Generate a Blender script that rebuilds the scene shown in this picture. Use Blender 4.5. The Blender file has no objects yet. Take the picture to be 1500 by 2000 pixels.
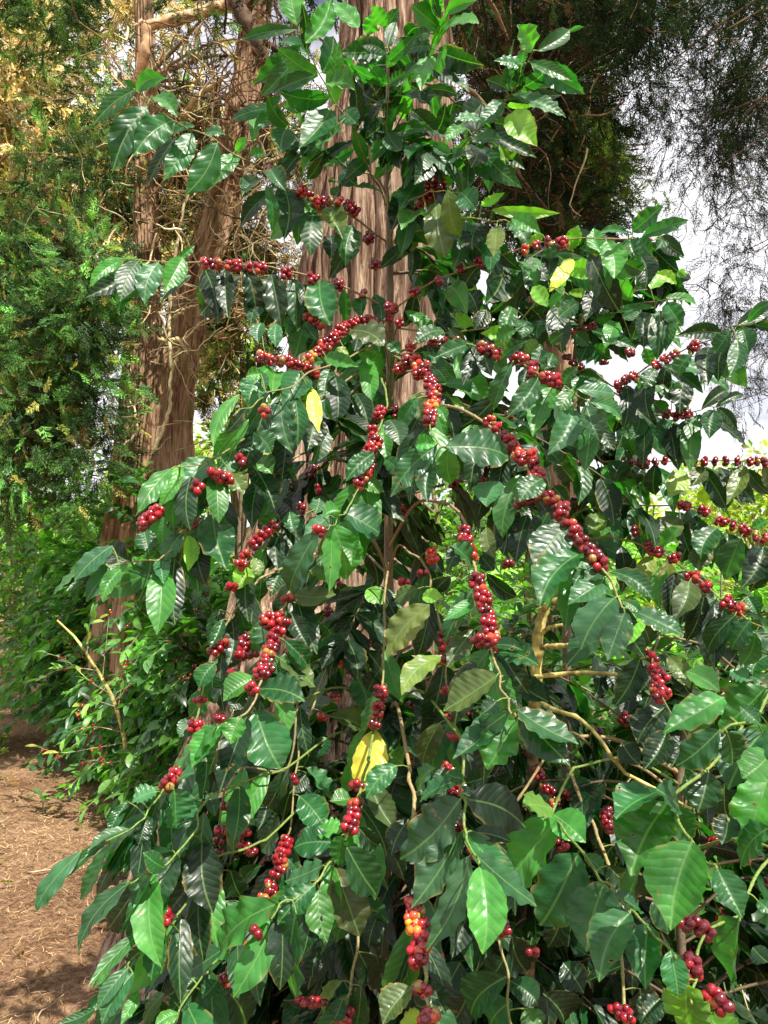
import bpy, math
import numpy as np
PI = math.pi
sc = bpy.context.scene
# ---------------------------------------------------------------- camera
F = 1455.0                      # focal length in pixels of the 1500 x 2000 photograph
PITCH = math.atan(130 / F)      # looking slightly upwards
CAM = np.array([0.0, 0.0, 1.6])
cd = bpy.data.cameras.new('camera'); cam = bpy.data.objects.new('camera', cd)
sc.collection.objects.link(cam); sc.camera = cam
cam.location = CAM; cam.rotation_euler = (PI/2 + PITCH, 0, 0)
cd.sensor_fit = 'VERTICAL'; cd.sensor_height = 24; cd.lens = 24 * F / 2000
cd.clip_start = 0.05; cd.clip_end = 1500
# ---------------------------------------------------------------- sky and sun
SUN = np.array([0.40, -0.52, 0.95]); SUN = SUN / np.linalg.norm(SUN)      # towards the sun
w = bpy.data.worlds.new('World'); sc.world = w; w.use_nodes = True
nt = w.node_tree; nt.nodes.clear()
sky = nt.nodes.new('ShaderNodeTexSky'); sky.sky_type = 'NISHITA'; sky.sun_disc = False
sky.sun_elevation = math.asin(SUN[2]); sky.sun_rotation = math.atan2(SUN[0], SUN[1])
sky.air_density = 1.0; sky.dust_density = 1.0; sky.altitude = 1200
tc = nt.nodes.new('ShaderNodeTexCoord')
mp = nt.nodes.new('ShaderNodeMapping'); mp.inputs['Scale'].default_value = (2.2, 2.2, 4.2)
no = nt.nodes.new('ShaderNodeTexNoise'); no.inputs['Scale'].default_value = 1.3; no.inputs['Detail'].default_value = 9; no.inputs['Roughness'].default_value = .6
cr = nt.nodes.new('ShaderNodeValToRGB'); cr.color_ramp.elements[0].position = .30; cr.color_ramp.elements[1].position = .46
mx = nt.nodes.new('ShaderNodeMix'); mx.data_type = 'RGBA'
bg = nt.nodes.new('ShaderNodeBackground'); ow = nt.nodes.new('ShaderNodeOutputWorld')
L_ = nt.links.new
L_(tc.outputs['Generated'], mp.inputs['Vector']); L_(mp.outputs[0], no.inputs['Vector']); L_(no.outputs[0], cr.inputs[0])
L_(cr.outputs[0], mx.inputs[0]); L_(sky.outputs[0], mx.inputs[6]); mx.inputs[7].default_value = (14.2, 14.0, 14.6, 1)
L_(mx.outputs[2], bg.inputs[0]); bg.inputs[1].default_value = 0.046; L_(bg.outputs[0], ow.inputs[0])
sd = bpy.data.lights.new('sun', 'SUN'); sd.energy = 5.0; sd.angle = math.radians(0.5); sd.color = (1, .94, .83)
so = bpy.data.objects.new('sun', sd); sc.collection.objects.link(so)
from mathutils import Vector
so.rotation_euler = Vector(SUN).to_track_quat('Z', 'Y').to_euler()
sc.view_settings.view_transform = 'Standard'; sc.view_settings.look = 'None'
sc.view_settings.exposure = 1.0; sc.view_settings.gamma = 1.0
sc.cycles.max_bounces = 8; sc.cycles.transparent_max_bounces = 8; sc.cycles.transmission_bounces = 4

# ---------------------------------------------------------------- helpers
RIGHT = np.array([1.0, 0, 0]); FWD = np.array([0, math.cos(PITCH), math.sin(PITCH)]); UPV = np.array([0, -math.sin(PITCH), math.cos(PITCH)])
def P(x, y, d):                 # point of the place seen at photo pixel x, y and standing d metres away
    return CAM + d * (FWD + RIGHT * ((x - 750) / F) + UPV * ((1000 - y) / F))
def unit(v):
    v = np.asarray(v, float); return v / np.maximum(np.linalg.norm(v, axis=-1, keepdims=True), 1e-9)
def tile(t, x, y):              # survey notes were taken on eight half-size sheets of the photograph
    return (((t - 1) % 2) * 750 + x / 2, ((t - 1) // 2) * 500 + y / 2)

class MB:
    def __init__(s): s.V = []; s.Q = []; s.U = []; s.C = []; s.n = 0
    def add(s, v, q, uv=None, col=(.5, .5, .5)):
        v = np.asarray(v, float).reshape(-1, 3); q = np.asarray(q, np.int64).reshape(-1, 4)
        s.V.append(v); s.Q.append(q + s.n)
        s.U.append(np.zeros((len(v), 2)) if uv is None else np.asarray(uv, float).reshape(-1, 2))
        c = np.asarray(col, float)
        s.C.append(np.broadcast_to(c, (len(v), 3)) if c.ndim == 1 else c.reshape(-1, 3)); s.n += len(v)
    def build(s, name, mat, parent=None, smooth=True):
        v = np.concatenate(s.V); q = np.concatenate(s.Q); uv = np.concatenate(s.U); c = np.concatenate(s.C)
        o0 = origin_of(parent)
        v = v - o0
        me = bpy.data.meshes.new(name)
        me.vertices.add(len(v)); me.vertices.foreach_set('co', v.astype(np.float32).ravel())
        me.loops.add(q.size); me.loops.foreach_set('vertex_index', q.astype(np.int32).ravel())
        me.polygons.add(len(q)); me.polygons.foreach_set('loop_start', np.arange(0, q.size, 4, dtype=np.int32))
        me.polygons.foreach_set('loop_total', np.full(len(q), 4, np.int32))
        me.update(calc_edges=True)
        if smooth: me.polygons.foreach_set('use_smooth', np.ones(len(q), bool))
        ul = me.uv_layers.new(name='UVMap'); ul.data.foreach_set('uv', uv[q.ravel()].astype(np.float32).ravel())
        ca = me.color_attributes.new('tint', 'FLOAT_COLOR', 'POINT')
        ca.data.foreach_set('color', np.concatenate([c, np.ones((len(c), 1))], 1).astype(np.float32).ravel())
        me.materials.append(mat)
        o = bpy.data.objects.new(name, me); sc.collection.objects.link(o)
        if parent is not None: o.parent = parent
        return o
ORIG = {}
def origin_of(o):
    while o is not None:
        if o.name in ORIG: return ORIG[o.name]
        o = o.parent
    return np.zeros(3)
def thing(name, label, cat, loc, group=None):
    o = bpy.data.objects.new(name, None); sc.collection.objects.link(o)
    o.empty_display_size = .1; o.location = loc; ORIG[o.name] = np.array(loc, float)
    o['label'] = label; o['category'] = cat
    if group: o['group'] = group
    return o
def structure(o): o['kind'] = 'structure'; return o

def spline(pts, n):             # smooth curve through points
    pts = np.asarray(pts, float); k = len(pts)
    if k == 2: return pts[0] + (pts[1] - pts[0]) * np.linspace(0, 1, n)[:, None]
    p = np.vstack([2*pts[0] - pts[1], pts, 2*pts[-1] - pts[-2]])
    u = np.linspace(0, k - 1, n); i = np.minimum(u.astype(int), k - 2); f = (u - i)[:, None]
    a, b, c, d = p[i], p[i+1], p[i+2], p[i+3]
    return .5 * (2*b + (c - a)*f + (2*a - 5*b + 4*c - d)*f**2 + (3*b - a - 3*c + d)*f**3)
def tube(mb, pts, r, sides=6, col=(.3, .2, .1)):
    sides += sides % 2
    pts = np.asarray(pts, float); k = len(pts); r = np.broadcast_to(np.asarray(r, float), (k,))
    t = unit(np.gradient(pts, axis=0))
    ref = np.array([0, 0, 1.0]) if abs(t[0, 2]) < .8 else np.array([1.0, 0, 0])
    a = unit(np.cross(t, ref)); b = np.cross(t, a)
    th = np.arange(sides) * 2*PI/sides
    v = pts[:, None] + (a[:, None]*np.cos(th)[None, :, None] + b[:, None]*np.sin(th)[None, :, None]) * r[:, None, None]
    i = np.arange(k-1)[:, None]*sides; j = np.arange(sides)[None]; j2 = (j+1) % sides
    q = np.stack([i+j, i+j2, i+sides+j2, i+sides+j], -1)
    uv = np.stack(np.broadcast_arrays(th[None]/(2*PI), np.linspace(0, 1, k)[:, None]), -1)
    c = np.asarray(col, float)
    if c.ndim == 2: c = np.repeat(c, sides, 0)
    mb.add(v, q, uv, c)
    for e, cc in ((0, -1), (k-1, 1)):     # close the ends
        ctr = pts[e] + t[e]*cc*r[e]*.5
        base = v[e]; h = sides // 2
        vv = np.vstack([base, ctr]); qq = [[m, (m+1) % sides, (m+2) % sides, sides] for m in range(0, sides - 1, 2)]
        mb.add(vv, qq, None, c if c.ndim == 1 else c[-1 if cc > 0 else 0])

def leaves(mb, base, axis, nor, L, W, col, rng, nu=6, nv=12, droop=.5, fold=.25, wave=.06, prof=(.74, .86), bend=.05, chord=True, curlm=0.):
    base = np.atleast_2d(base).astype(float); N = len(base)
    axis = unit(np.atleast_2d(axis)); nor = np.atleast_2d(nor).astype(float); nor = nor - (nor*axis).sum(-1, keepdims=True)*axis; nor = unit(nor)
    side = np.cross(axis, nor)
    fl = lambda v: np.broadcast_to(np.asarray(v, float), (N,))[:, None, None]
    L, W, droop, fold, wave, bend = map(fl, (L, W, droop, fold, wave, bend))
    t = np.linspace(0, 1, nv+1)[None, :, None]; s = np.linspace(-1, 1, nu+1)[None, None, :]
    a, b = prof; wmax = (a/(a+b))**a * (b/(a+b))**b
    tt = np.clip(t, 0, 1); wd = tt**a * (1-tt)**b / wmax
    wd = wd * (1 - .42*np.clip((tt-.72)/.28, 0, 1)**.7*(1 - np.clip((tt-.9)/.1, 0, 1)*.3))
    wd = np.maximum(wd, .012)
    # curve along the length
    ang = droop * t
    x = np.where(np.abs(droop) > 1e-3, np.sin(ang)/np.where(np.abs(droop) > 1e-3, droop, 1), t)
    z = -np.where(np.abs(droop) > 1e-3, (1-np.cos(ang))/np.where(np.abs(droop) > 1e-3, droop, 1), 0)
    if chord:
        z = z - t*z[:, -1:, :]; x = x / x[:, -1:, :]
    ph1 = rng.uniform(0, 2*PI, (N, 1, 1)); ph2 = rng.uniform(0, 2*PI, (N, 1, 1)); fr = rng.uniform(3.2, 5.5, (N, 1, 1))
    wav = np.where(s > 0, np.sin(2*PI*fr*t+ph1), np.sin(2*PI*fr*1.1*t+ph2)) * np.abs(s)**1.6 * wave * W * (.35+.65*np.minimum(wd, 1))
    mod = 1 + .035*np.sin(2*PI*fr*1.7*t + ph2 + s)*np.abs(s)
    hw = s*wd*W*.5*mod
    crl = rng.uniform(-.25, .35, (N, 1, 1)) + curlm
    zz = z*L + np.abs(hw)*np.sin(fold) - hw**2/np.maximum(W, 1e-6)*crl + wav
    yy = hw*np.cos(fold) + np.sin(PI*t)*bend*L*rng.choice([-1, 1], (N, 1, 1))
    xx = x*L + 0*s
    v = base[:, None, None, :] + axis[:, None, None, :]*xx[..., None] + side[:, None, None, :]*yy[..., None] + nor[:, None, None, :]*zz[..., None]
    m = (nv+1)*(nu+1)
    i = np.arange(nv)[:, None]*(nu+1); j = np.arange(nu)[None]
    q = np.stack([i+j, i+j+1, i+nu+1+j+1, i+nu+1+j], -1).reshape(-1, 4)
    q = (q[None] + (np.arange(N)*m)[:, None, None]).reshape(-1, 4)
    uv = np.stack(np.broadcast_arrays(s*.49+.5 + rng.integers(0, 8, (N, 1, 1)), t, np.zeros((N, 1, 1)))[:2], -1)
    c = np.atleast_2d(np.asarray(col, float)); c = np.broadcast_to(c, (N, 3))
    c = np.repeat(c[:, None], m, 1)
    mb.add(v, q, uv, c.reshape(-1, 3))

# unit cherry: a cube sphere
def _cs(n=4):
    V = []; Q = []; k = 0
    g = np.tan(np.linspace(-1, 1, n+1)*PI/4)
    for ax in range(3):
        for sg in (-1, 1):
            a, b = np.meshgrid(g, g, indexing='ij'); c = np.full_like(a, sg)
            p = [None]*3; p[ax] = c; p[(ax+1) % 3] = a if sg > 0 else b; p[(ax+2) % 3] = b if sg > 0 else a
            V.append(np.stack(p, -1).reshape(-1, 3))
            i, j = np.meshgrid(np.arange(n)*(n+1), np.arange(n), indexing='ij')
            Q.append(np.stack([i+j, i+n+1+j, i+n+2+j, i+j+1], -1).reshape(-1, 4) + k); k += (n+1)**2
    return unit(np.vstack(V)), np.vstack(Q)
CS, CSQ = _cs(4); CS2, CSQ2 = _cs(2)
def cherries(mb, cen, out, r, col, lo=False):
    sv, sq = (CS2, CSQ2) if lo else (CS, CSQ)
    cen = np.atleast_2d(cen); out = unit(np.atleast_2d(out)); N = len(cen)
    a = unit(np.cross(out, np.array([.31, .2, .93]))); b = np.cross(out, a)
    r = np.broadcast_to(r, (N,))[:, None, None]
    v = cen[:, None] + r*(a[:, None]*sv[None, :, :1] + b[:, None]*sv[None, :, 1:2] + out[:, None]*sv[None, :, 2:]*1.13)
    q = (sq[None] + (np.arange(N)*len(sv))[:, None, None]).reshape(-1, 4)
    c = np.repeat(np.broadcast_to(np.atleast_2d(col), (N, 3))[:, None], len(sv), 1).copy()
    tip = sv[:, 2] > .97
    c[:, tip] = c[:, tip]*.25 + .01
    mb.add(v, q, None, c.reshape(-1, 3))
def cherry_cols(rng, n, kind='r'):
    base = np.array([[.22, .004, .013], [.31, .008, .018], [.12, .002, .011], [.42, .05, .02], [.30, .16, .03]])[rng.choice(5, n, p=[.38, .24, .25, .09, .04])]
    if kind == 'o': base = np.array([[.6, .07, .02], [.5, .03, .02], [.62, .2, .03], [.25, .25, .03]])[rng.choice(4, n, p=[.35, .4, .15, .1])]
    if kind == 'y': base = np.array([[.75, .33, .02], [.75, .2, .02]])[rng.choice(2, n)]
    if kind == 'd': base = np.array([[.16, .003, .01], [.10, .004, .01]])[rng.choice(2, n)]
    return base * rng.uniform(.85, 1.15, (n, 1))
def cluster(mb, p, d, rw, rng, kind='r', cr=.0068):
    n = int(np.clip(round(1.4*(rw/cr)**2 + 2), 4, 24))
    d = unit(d); a = unit(np.cross(d, [0.1, .3, 1.0])); b = np.cross(d, a)
    nr = max(1, int(round(n/6.))); cen = []; out = []
    for k in range(n):
        ring = k % nr; th = 2*PI*(k//nr)/max(1, math.ceil(n/nr)) + ring*.5 + rng.uniform(-.25, .25)
        o = a*math.cos(th) + b*math.sin(th)
        ax = (ring - (nr-1)/2)*cr*1.75 + rng.uniform(-.5, .5)*cr
        rad = cr*1.05 + max(0, rw - cr*2.1)*rng.uniform(.35, 1)
        cen.append(p + o*rad + d*ax); out.append(o + d*rng.uniform(-.3, .3))
    cherries(mb, np.array(cen), np.array(out), cr*rng.uniform(.86, 1.1, n), cherry_cols(rng, n, kind))

# ---------------------------------------------------------------- materials
def newmat(name):
    m = bpy.data.materials.new(name); m.use_nodes = True; t = m.node_tree; t.nodes.clear()
    N = lambda ty, **kw: _n(t, ty, kw)
    return m, t, N
def _n(t, ty, kw):
    x = t.nodes.new('ShaderNode' + ty)
    for k, v in kw.items():
        if k in x.inputs: x.inputs[k].default_value = v
        else: setattr(x, k, v)
    return x
def math_(t, op, a, b=None, c=None):
    x = t.nodes.new('ShaderNodeMath'); x.operation = op
    for i, q in enumerate((a, b, c)):
        if q is None: continue
        if isinstance(q, (int, float)): x.inputs[i].default_value = q
        else: t.links.new(q, x.inputs[i])
    return x.outputs[0]
def mixc(t, f, a, b, mode='MIX'):
    x = t.nodes.new('ShaderNodeMix'); x.data_type = 'RGBA'; x.blend_type = mode
    for i, q in ((0, f), (6, a), (7, b)):
        if isinstance(q, (int, float, tuple)): x.inputs[i].default_value = q if not isinstance(q, tuple) else q + (1,)
        else: t.links.new(q, x.inputs[i])
    return x.outputs[2]
def ramp(t, f, stops):
    x = t.nodes.new('ShaderNodeValToRGB'); e = x.color_ramp.elements
    while len(e) > 1: e.remove(e[-1])
    e[0].position = stops[0][0]; e[0].color = stops[0][1] + (1,)
    for p, c in stops[1:]:
        q = e.new(p); q.color = c + (1,)
    t.links.new(f, x.inputs[0]); return x.outputs[0]
def noise(t, vec, scale, detail=4, rough=.5, dist=0.):
    x = t.nodes.new('ShaderNodeTexNoise'); x.inputs['Scale'].default_value = scale; x.inputs['Detail'].default_value = detail
    x.inputs['Roughness'].default_value = rough; x.inputs['Distortion'].default_value = dist
    if vec is not None: t.links.new(vec, x.inputs['Vector'])
    return x.outputs[0]

def leaf_material(name, veins=True, rough=.36, trans=.30, bump=.17):
    m, t, N = newmat(name); L = t.links.new
    at = N('Attribute', attribute_name='tint'); col = at.outputs['Color']
    geo = N('TexCoord'); obj = geo.outputs['Object']
    n1 = noise(t, obj, 26, 3); n2 = noise(t, obj, 190, 3, .6)
    base = mixc(t, 1.0, col, ramp(t, n1, [(.3, (.62, .68, .66)), (.7, (1.4, 1.28, 1.2))]), 'MULTIPLY')
    hgt = None
    if veins:
        uv = N('UVMap', uv_map='UVMap'); sp = N('SeparateXYZ'); L(uv.outputs[0], sp.inputs[0])
        u, v = math_(t, 'FRACT', sp.outputs[0]), sp.outputs[1]; kk = math_(t, 'FLOOR', sp.outputs[0])
        sa = math_(t, 'ABSOLUTE', math_(t, 'SUBTRACT', math_(t, 'MULTIPLY', u, 2.), 1.))
        w_ = math_(t, 'MULTIPLY', math_(t, 'SINE', math_(t, 'MULTIPLY', math_(t, 'POWER', v, .8), PI)), 1.0)
        sw = math_(t, 'MULTIPLY', sa, w_)
        # slanted and curved lateral veins
        side = math_(t, 'MULTIPLY', math_(t, 'GREATER_THAN', u, .5), .37)
        wob = math_(t, 'MULTIPLY', math_(t, 'SUBTRACT', noise(t, obj, 18, 2), .5), .9)
        q = math_(t, 'ADD', math_(t, 'SUBTRACT', math_(t, 'ADD', math_(t, 'MULTIPLY', math_(t, 'POWER', v, .92), math_(t, 'ADD', math_(t, 'MULTIPLY', kk, .55), 7.3)), wob), math_(t, 'MULTIPLY', math_(t, 'POWER', sw, 1.25), 2.1)), side)
        fr = math_(t, 'FRACT', q)
        tri = math_(t, 'ABSOLUTE', math_(t, 'SUBTRACT', math_(t, 'MULTIPLY', fr, 2.), 1.))     # 1 on a vein, 0 between
        vein = ramp(t, tri, [(.86, (0, 0, 0)), (.97, (1, 1, 1))])
        mid = ramp(t, sw, [(.02, (1, 1, 1)), (.055, (0, 0, 0))])
        light = mixc(t, .6, col, (.20, .36, .10))
        base = mixc(t, math_(t, 'MULTIPLY', vein, .13), base, light)
        base = mixc(t, math_(t, 'MULTIPLY', mid, .7), base, light)
        edge = math_(t, 'MULTIPLY', ramp(t, sa, [(.80, (0, 0, 0)), (.97, (1, 1, 1))]), ramp(t, noise(t, obj, 13, 3), [(.56, (0, 0, 0)), (.62, (1, 1, 1))]))
        base = mixc(t, math_(t, 'MULTIPLY', edge, .75), base, (.22, .15, .045))
        dusty = ramp(t, noise(t, obj, 9, 6, .65), [(.48, (0, 0, 0)), (.72, (1, 1, 1))])
        base = mixc(t, math_(t, 'MULTIPLY', dusty, .13), base, (.16, .21, .13))
        bulge = math_(t, 'SUBTRACT', 1., math_(t, 'POWER', tri, 2.2))
        hgt = math_(t, 'ADD', bulge, math_(t, 'MULTIPLY', mid, -.9))
    # pale dust specks and brown blemishes that belong to the leaf
    speck = ramp(t, n2, [(.70, (0, 0, 0)), (.76, (1, 1, 1))])
    base = mixc(t, math_(t, 'MULTIPLY', speck, .35), base, (.30, .36, .22))
    bn = noise(t, obj, 44, 2, .5, .4); bl = ramp(t, bn, [(.70, (0, 0, 0)), (.735, (1, 1, 1))])
    base = mixc(t, math_(t, 'MULTIPLY', bl, .8), base, (.20, .13, .05))
    pr = N('BsdfPrincipled'); L(base, pr.inputs['Base Color'])
    rr = ramp(t, noise(t, obj, 60, 4), [(.3, (rough-.12,)*3), (.7, (rough+.2,)*3)]); L(rr, pr.inputs['Roughness'])
    pr.inputs['Specular IOR Level'].default_value = .5
    tr = N('BsdfTranslucent'); L(mixc(t, 1.0, base, (2.4, 3.6, .6), 'MULTIPLY'), tr.inputs[0])
    if hgt is not None:
        bp = N('Bump', Strength=bump, Distance=.004); L(math_(t, 'ADD', hgt, math_(t, 'MULTIPLY', noise(t, obj, 75, 4, .6), .9)), bp.inputs['Height'])
        L(bp.outputs[0], pr.inputs['Normal'])
    mx = N('MixShader'); mx.inputs[0].default_value = trans; L(pr.outputs[0], mx.inputs[1]); L(tr.outputs[0], mx.inputs[2])
    res = mx.outputs[0]
    if veins:                    # insect holes inside some of the brown spots
        hole = ramp(t, bn, [(.755, (0, 0, 0)), (.76, (1, 1, 1))]); tp = N('BsdfTransparent'); m2 = N('MixShader')
        L(hole, m2.inputs[0]); L(res, m2.inputs[1]); L(tp.outputs[0], m2.inputs[2]); res = m2.outputs[0]
    o = N('OutputMaterial'); L(res, o.inputs[0]); return m

def bark_material(name, stops, vscale=(1, 1, .08), sc1=9, bumpd=.02, moss=None, tint=False):
    m, t, N = newmat(name); L = t.links.new
    tc = N('TexCoord'); mp = N('Mapping', Scale=vscale); L(tc.outputs['Object'], mp.inputs[0])
    n1 = noise(t, mp.outputs[0], sc1, 8, .62, .3); n2 = noise(t, mp.outputs[0], sc1*5, 6, .65, .2); n3 = noise(t, tc.outputs['Object'], 2.2, 3)
    f = math_(t, 'ADD', math_(t, 'MULTIPLY', n1, .55), math_(t, 'MULTIPLY', n2, .45))
    base = ramp(t, f, stops)
    base = mixc(t, 1., base, ramp(t, n3, [(.3, (.75, .73, .72)), (.7, (1.2, 1.2, 1.22))]), 'MULTIPLY')
    if tint:
        at = N('Attribute', attribute_name='tint'); base = mixc(t, 1., base, at.outputs['Color'], 'MULTIPLY')
    if moss:
        mm = ramp(t, noise(t, tc.outputs['Object'], 3.1, 5, .7), [(.53, (0, 0, 0)), (.66, (1, 1, 1))])
        base = mixc(t, math_(t, 'MULTIPLY', mm, .6), base, moss)
    pr = N('BsdfPrincipled', Roughness=.95); pr.inputs['Specular IOR Level'].default_value = .15
    L(base, pr.inputs['Base Color'])
    bp = N('Bump', Strength=1., Distance=bumpd); L(f, bp.inputs['Height']); L(bp.outputs[0], pr.inputs['Normal'])
    o = N('OutputMaterial'); L(pr.outputs[0], o.inputs[0]); return m

def tint_material(name, rough=.8, trans=0., nscale=30, lo=.7, hi=1.3, spec=.3, coat=0.):
    m, t, N = newmat(name); L = t.links.new
    at = N('Attribute', attribute_name='tint'); tc = N('TexCoord')
    base = mixc(t, 1., at.outputs['Color'], ramp(t, noise(t, tc.outputs['Object'], nscale, 4), [(.3, (lo,)*3), (.7, (hi,)*3)]), 'MULTIPLY')
    pr = N('BsdfPrincipled', Roughness=rough); pr.inputs['Specular IOR Level'].default_value = spec
    pr.inputs['Coat Weight'].default_value = coat; pr.inputs['Coat Roughness'].default_value = .08
    L(base, pr.inputs['Base Color']); out = pr.outputs[0]
    if trans:
        tr = N('BsdfTranslucent'); L(mixc(t, 1., base, (1.8, 1.9, .8), 'MULTIPLY'), tr.inputs[0])
        mx = N('MixShader'); mx.inputs[0].default_value = trans; L(out, mx.inputs[1]); L(tr.outputs[0], mx.inputs[2]); out = mx.outputs[0]
    o = N('OutputMaterial'); L(out, o.inputs[0]); return m

M_LEAF = leaf_material('coffee_leaf')
M_LEAF_FAR = leaf_material('coffee_leaf_far', veins=False, rough=.34, trans=.3)
M_CHERRY = tint_material('coffee_cherry', rough=.22, nscale=300, lo=.85, hi=1.12, spec=.6, coat=.4)
M_TWIG = tint_material('coffee_twig', rough=.65, nscale=220, lo=.6, hi=1.35)
M_BARK = bark_material('cypress_bark', [(.34, (.018, .010, .008)), (.44, (.10, .058, .036)), (.51, (.25, .165, .11)), (.59, (.43, .325, .235)), (.7, (.58, .50, .41))], vscale=(1, 1, .055), sc1=24, bumpd=.022)
M_BARK2 = bark_material('old_cypress_bark', [(.30, (.03, .018, .012)), (.43, (.14, .075, .045)), (.53, (.36, .23, .14)), (.66, (.50, .38, .27)), (.8, (.5, .45, .4))], sc1=14, moss=(.20, .19, .05))
M_LIMB = tint_material('dead_twig', rough=.9, nscale=25, lo=.6, hi=1.35, spec=.1)
M_SPRAY = tint_material('cypress_foliage', rough=.75, trans=.22, nscale=3.5, lo=.6, hi=1.5, spec=.2)
M_LICHEN = tint_material('lichened_stem', rough=.9, nscale=60, lo=.55, hi=1.4, spec=.1)
M_LITTER = tint_material('needle_litter', rough=.9, nscale=4, lo=.7, hi=1.3, spec=.1)
# ================================================================ ground
def ground_mat():
    m, t, N = newmat('dry_needle_ground'); L = t.links.new
    tc = N('TexCoord'); v = tc.outputs['Object']
    a = noise(t, v, 1.3, 6, .6); b = noise(t, v, 22, 8, .7, 1.2); c = noise(t, v, 120, 5, .7, 1.5)
    f = math_(t, 'ADD', math_(t, 'MULTIPLY', a, .3), math_(t, 'ADD', math_(t, 'MULTIPLY', b, .4), math_(t, 'MULTIPLY', c, .3)))
    base = ramp(t, f, [(.34, (.04, .02, .012)), (.45, (.12, .065, .035)), (.53, (.29, .175, .10)), (.64, (.48, .33, .20)), (.8, (.52, .38, .22))])
    pr = N('BsdfPrincipled', Roughness=.95); pr.inputs['Specular IOR Level'].default_value = .1; L(base, pr.inputs['Base Color'])
    bp = N('Bump', Strength=1., Distance=.03); L(f, bp.inputs['Height']); L(bp.outputs[0], pr.inputs['Normal'])
    o = N('OutputMaterial'); L(pr.outputs[0], o.inputs[0]); return m
def gz(x, y):                    # ground height
    x = np.asarray(x, float); y = np.asarray(y, float)
    near = np.exp(-((x/9)**2 + ((y-4)/9)**2))
    return (.03*np.sin(1.7*x+.4)*np.cos(1.3*y) + .02*np.sin(4.1*x+2.3*y) + .012*np.sin(9.3*x-5.1*y) + .008*np.sin(17*x+13*y))*near
g1 = np.concatenate([-np.geomspace(400, 6, 14), np.linspace(-5.8, 5.8, 150), np.geomspace(6, 400, 14)])
g2 = np.concatenate([-np.geomspace(400, 4, 12), np.linspace(-3.8, 11.8, 200), np.geomspace(12, 600, 14)])
X, Y = np.meshgrid(g1, g2, indexing='ij'); mb = MB()
V = np.stack([X, Y, gz(X, Y)], -1); n2_ = len(g2); i, j = np.meshgrid(np.arange(len(g1)-1)*n2_, np.arange(n2_-1), indexing='ij')
mb.add(V, np.stack([i+j, i+n2_+j, i+n2_+j+1, i+j+1], -1)); structure(mb.build('ground', ground_mat()))

def strips(mb, p, d, up, L, wd, col, rng, nseg=3, curl=.6):   # many thin curved blades at once
    N = len(p); d = unit(d); s = unit(np.cross(d, up)); n = np.cross(s, d)
    t = np.linspace(0, 1, nseg+1)[None, :, None]; k = rng.uniform(-curl, curl, (N, 1, 1)); k2 = rng.uniform(-curl, curl, (N, 1, 1))
    L = np.broadcast_to(L, (N,))[:, None, None]
    c = p[:, None] + d[:, None]*t*L + s[:, None]*(t**2*k*L) + n[:, None]*(t**2*k2*L*.5)
    w = np.broadcast_to(wd, (N,))[:, None, None]*.5*(1 - .7*t)
    v = np.stack([c - s[:, None]*w, c + s[:, None]*w], 2).reshape(N, -1, 3)
    m = 2*(nseg+1); i = np.arange(nseg)*2; q = np.stack([i, i+1, i+3, i+2], -1)
    q = (q[None] + (np.arange(N)*m)[:, None, None]).reshape(-1, 4)
    mb.add(v, q, None, np.repeat(col, m, 0) if np.ndim(col) == 2 else col)
rng = np.random.default_rng(5)
n = 60000; y = rng.uniform(1.3, 9.5, n)**1.0; x = rng.uniform(-1.25, .35, n)*(.25 + y*.52)
p = np.stack([x, y, gz(x, y) + rng.uniform(.002, .022, n)], -1); th = rng.uniform(0, 2*PI, n)
d = np.stack([np.cos(th), np.sin(th), rng.uniform(-.25, .35, n)], -1)
pal = np.array([[.50, .34, .18], [.30, .165, .08], [.16, .08, .04], [.07, .038, .022], [.62, .47, .27]])
pile = np.sin(2.1*x+1.0)+np.sin(1.7*y+.5)+rng.normal(0, .6, n)
idx = np.where(pile > .9, rng.choice([0, 4, 1], n), rng.choice([1, 2, 3, 0], n))
mb = MB(); strips(mb, p, d, np.array([0, 0, 1.]), rng.uniform(.015, .065, n), rng.uniform(.001, .003, n)*(1+y*.12), pal[idx], rng)
o = mb.build('needle_litter', M_LITTER); o['kind'] = 'stuff'; o['label'] = 'dry brown cypress needles and twigs scattered over the ground'; o['category'] = 'leaf litter'

# loose sticks lying on the ground at the left
def stick(px, py, ang, L, r, label):
    dep = 1.6 / ((py-1130)/F); c = P(px, py, dep/ (math.cos(PITCH))); x0, y0 = c[0], 1.6/((py-1130)/F)
    mb = MB(); t = np.linspace(-.5, .5, 9); rr = np.random.default_rng(int(px))
    xs = x0 + t*L*math.cos(ang); ys = y0 + t*L*math.sin(ang) + .02*np.sin(t*7)
    pts = np.stack([xs, ys, gz(xs, ys) + r*1.2 + .01 + .01*np.cos(t*5)], -1)
    tube(mb, pts, r*(1.1-.8*(t+.5)), 6, (.42, .31, .2))
    k = pts[4]; tube(mb, spline([k, k + [.03, .03, .01], k + [.05, .07, .02]], 5), r*.5, 5, (.38, .28, .18))
    o = mb.build('fallen_stick', M_LIMB); o['label'] = label; o['category'] = 'stick'; o['group'] = 'sticks lying on the litter'
stick(112, 1683, .15, .16, .006, 'pale short dry stick lying on the brown litter left of the coffee leaves')
stick(118, 1960, 1.9, .12, .004, 'thin straw coloured stick in the pale needle heap at the bottom edge')
stick(20, 1612, .6, .10, .008, 'dark stubby stick on the ground at the left edge')

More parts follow.
